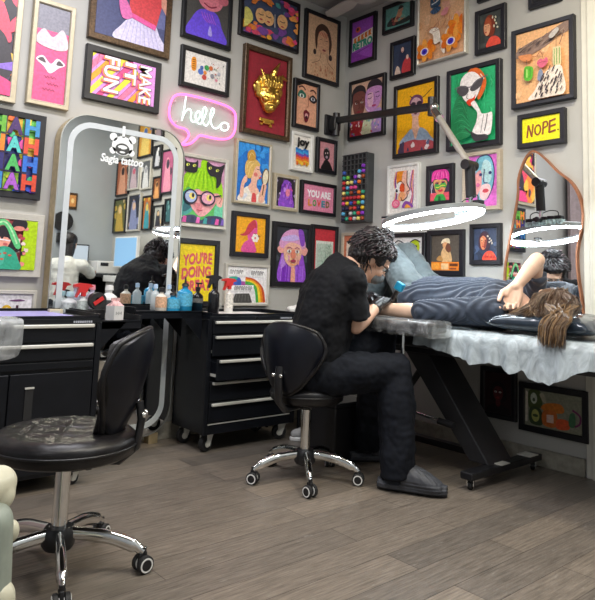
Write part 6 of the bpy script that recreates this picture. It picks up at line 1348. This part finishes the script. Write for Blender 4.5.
MB(CRM).ball((-2.965, -1.81, .325), (.02, .02, .028)).build('knob', T, True, world=True)
m2 = MB(CRM); m2.limb([(-3.005, -1.86, .03), (-3.005, -1.86, .19)], [.055, .045]); remesh(m2, 'foot_shell', .006, [CRM], T, 3)
mb = MB(UPH); mb.box((-3.7, -2.2, .47), (-3.12, -1.6, .56), bev=.03); mb.build('seat', T, 60, world=True)
mb = MB(WRP); mb.box((-3.6, -1.66, .795), (-2.945, -1.55, .85), bev=.022); mb.cyl((-3.3, -1.6, .5), (-3.3, -1.6, .8), .02); o = mb.build('armrest', T, 60, world=True)
mb = MB(wrapmat('clear_wrap_left', (.75, .78, .80), .42, .08)); rg = []
for j in range(31):
    x = -3.6+.67*j/30; rg.append([(x, -1.605+math.cos(2*PI*k/24)*(abs(math.cos(2*PI*k/24))**6+abs(math.sin(2*PI*k/24))**6)**(-1/6)*.064, .822+math.sin(2*PI*k/24)*(abs(math.cos(2*PI*k/24))**6+abs(math.sin(2*PI*k/24))**6)**(-1/6)*.037+.006*noise.noise(V((x*30, k, 0)))-(.05*max(0, -math.sin(2*PI*k/24)))*(1+noise.noise(V((x*9, 0, k*.3))))) for k in range(24)])
mb.ring_loft(rg); mb.build('cling_wrap', T, 60, world=True)

# ---------------------------------------------------------------- the part of the room seen in the standing mirror
CURT = mat('mauve_curtain', (.34, .27, .27), .8, nz=.1)
mb = MB(CURT); n = 120; a_, b_ = [], []
for i in range(n+1):
    x = -4.9+1.3*i/n; y = -.10+.035*math.sin(i*.62); a_.append(mb.v((x, y, .02))); b_.append(mb.v((x, y, 2.9)))
for i in range(n): mb.f([a_[i], a_[i+1], b_[i+1], b_[i]])
tag(mb.build('curtain', None, True), 'mauve pleated curtain seen in the wavy mirror', 'curtain')
T = thing('reception_desk', 'dark desk along the grey back wall, seen in the standing mirror', 'desk', (-.7, -3.95, 0))
mb = MB(BLK); mb.box((-1.3, -4.25, .95), (-.02, -3.72, .99), bev=.004); mb.box((-1.28, -4.22, 0), (-1.24, -3.76, .95)); mb.box((-.08, -4.22, 0), (-.04, -3.76, .95)); mb.box((-1.24, -4.2, .3), (-.08, -4.17, .95)); mb.build('desk', T, world=True)
def monitor(label, loc, rz, w_, h_, scr, body):
    T = thing('monitor', label, 'monitor', loc, rz); MB(body).box((-w_/2, -.02, .10), (w_/2, .02, .10+h_), bev=.005).build('case', T)
    mb = MB(body); mb.box((-.03, .0, 0), (.03, .02, .15)); mb.box((-.09, -.06, 0), (.09, .07, .012)); mb.build('stand', T)
    MB(mat('screen_'+label[:5], scr, .3, emit=.9)).box((-w_/2+.015, -.0225, .115), (w_/2-.015, -.0205, .085+h_)).build('screen', T)
monitor('black monitor behind the white shirted person in the mirror', (-.55, -4.12, .99), PI, .34, .24, (.35, .4, .45), BLK)
monitor('white monitor with blue screen near the gallery wall in the mirror', (-.16, -3.55, .97), -PI/2-.1, .48, .36, (.18, .34, .52), WHITE)
T = thing('counter', 'pale counter below the mirrored gallery', 'counter', (-.2, -3.3, 0)); mb = MB(WHITE); mb.box((-.36, -3.70, .90), (-.01, -2.75, .97), bev=.004); mb.box((-.33, -3.68, 0), (-.03, -2.78, .9)); mb.build('cabinet', T, world=True)
T = thing('printer', 'small pale printer on the dark desk, seen in the mirror', 'printer', (-.20, -4.06, .99)); mb = MB(WHITE); mb.box((-.14, -.13, 0), (.14, .13, .15), bev=.01); mb.build('case', T); MB(BLK).box((-.1, .1305, .09), (.0, .132, .13)).build('panel', T)
T = thing('wall_clock', 'round black clock on the grey wall behind the seated person', 'clock', (-.66, -4.3, 1.5)); mb = MB(BLK); mb.lathe([(0, 0), (.12, 0), (.12, .04), (0, .04)], (0, 0, .1), 32, Matrix.Rotation(-PI/2, 4, 'X')); mb.box((-.06, 0, -.16), (.06, .05, -.04), bev=.004); mb.build('case', T, 40); MB(WHITE).box((-.02, .051, -.11), (.02, .052, -.08)).build('dial', T)
T = thing('picture_frame', 'small orange print in a bronze frame alone on the grey back wall', 'framed picture', (-.56, -4.3, 1.76), PI, 'framed pictures hung across the two walls'); MB(BRONZE).box((-.06, -.02, 0), (.06, 0, .2), bev=.004).build('frame', T); MB(ink('d09050')).box((-.04, -.0215, .03), (.04, -.0205, .17)).build('artwork', T); MB(ink('f0d090')).ball((0, -.0215, .1), (.02, .001, .03)).build('motif', T)
T = thing('person', 'person in a white shirt at the dark desk, seen in the standing mirror', 'person', (-.84, -3.62, 0))
b = MB(SKIN); hc = V((-.80, -3.66, 1.31)); Bw = head(b, hc, (.6, -.75, -.15), (0, 0, 1))
b.limb([hc-V((0, 0, .05)), (-.84, -3.62, 1.14)], [.05, .055]); b.limb([(-.86, -3.60, .68), (-.85, -3.6, 1.05)], [.13, .12])
sh1, sh2 = V((-.98, -3.70, 1.07)), V((-.70, -3.50, 1.07)); e1, e2 = V((-.92, -3.86, .98)), V((-.55, -3.62, .98)); w1, w2 = V((-.72, -3.98, 1.03)), V((-.47, -3.82, 1.03))
for a_, e, w_ in ((sh1, e1, w1), (sh2, e2, w2)): b.limb([a_, e, w_], [.045, .036, .026]); hand(b, w_, (.3, -.5, -.05), (0, 0, -1), (.3, .3, 0), .3)
for q in (-.09, .09): b.limb([(-.86+q, -3.58, .62), (-.62+q, -3.86, .60), (-.60+q, -3.88, .12)], [.08, .055, .04]); b.limb([(-.60+q, -3.88, .08), (-.52+q, -4.0, .04)], [.04, .03])
remesh(b, 'body', .007, [SKIN], T, 2)
WSH = mat('white_shirt', (.62, .62, .58), .8, nz=.05); s = MB(WSH); s.limb([(-.86, -3.59, .66), (-.855, -3.6, .85), (-.85, -3.6, 1.03)], [.155, .15, .145]); s.limb([sh1, sh2], [.07, .07])
for a_, e, w_ in ((sh1, e1, w1), (sh2, e2, w2)): s.limb([a_, e, e+(w_-e)*.75], [.068, .055, .045])
remesh(s, 'shirt', .008, [WSH], T, 3, folds(.008))
s = MB(TROU)
for q in (-.09, .09): s.limb([(-.86+q, -3.58, .62), (-.62+q, -3.86, .60), (-.60+q, -3.88, .14)], [.10, .075, .06])
remesh(s, 'trousers', .009, [TROU], T, 3)
m2 = MB(HA); ell(m2, Bw, hc, (-.02, 0, .035), (.10, .088, .088)); m2.limb([hc-V((.01, -.03, .02)), hc+V((-.04, .05, -.17)), hc+V((-.04, .06, -.26))], [.07, .06, .03]); remesh(m2, 'hair', .006, [HA], T, 2, lambda p, n: .006*noise.noise(V((p.x*40, p.y*40, p.z*8))))
T = thing('stool', 'plain black stool under the white shirted person in the mirror', 'stool', (-.87, -3.58, 0)); mb = MB(PLS, CHR); mb.lathe([(0, .42), (.17, .42), (.18, .46), (.16, .5), (0, .505)]); mb.use(CHR).cyl((0, 0, .03), (0, 0, .42), .022); mb.use(PLS).cyl((0, 0, 0), (0, 0, .03), .22); mb.build('seat', T, 40)
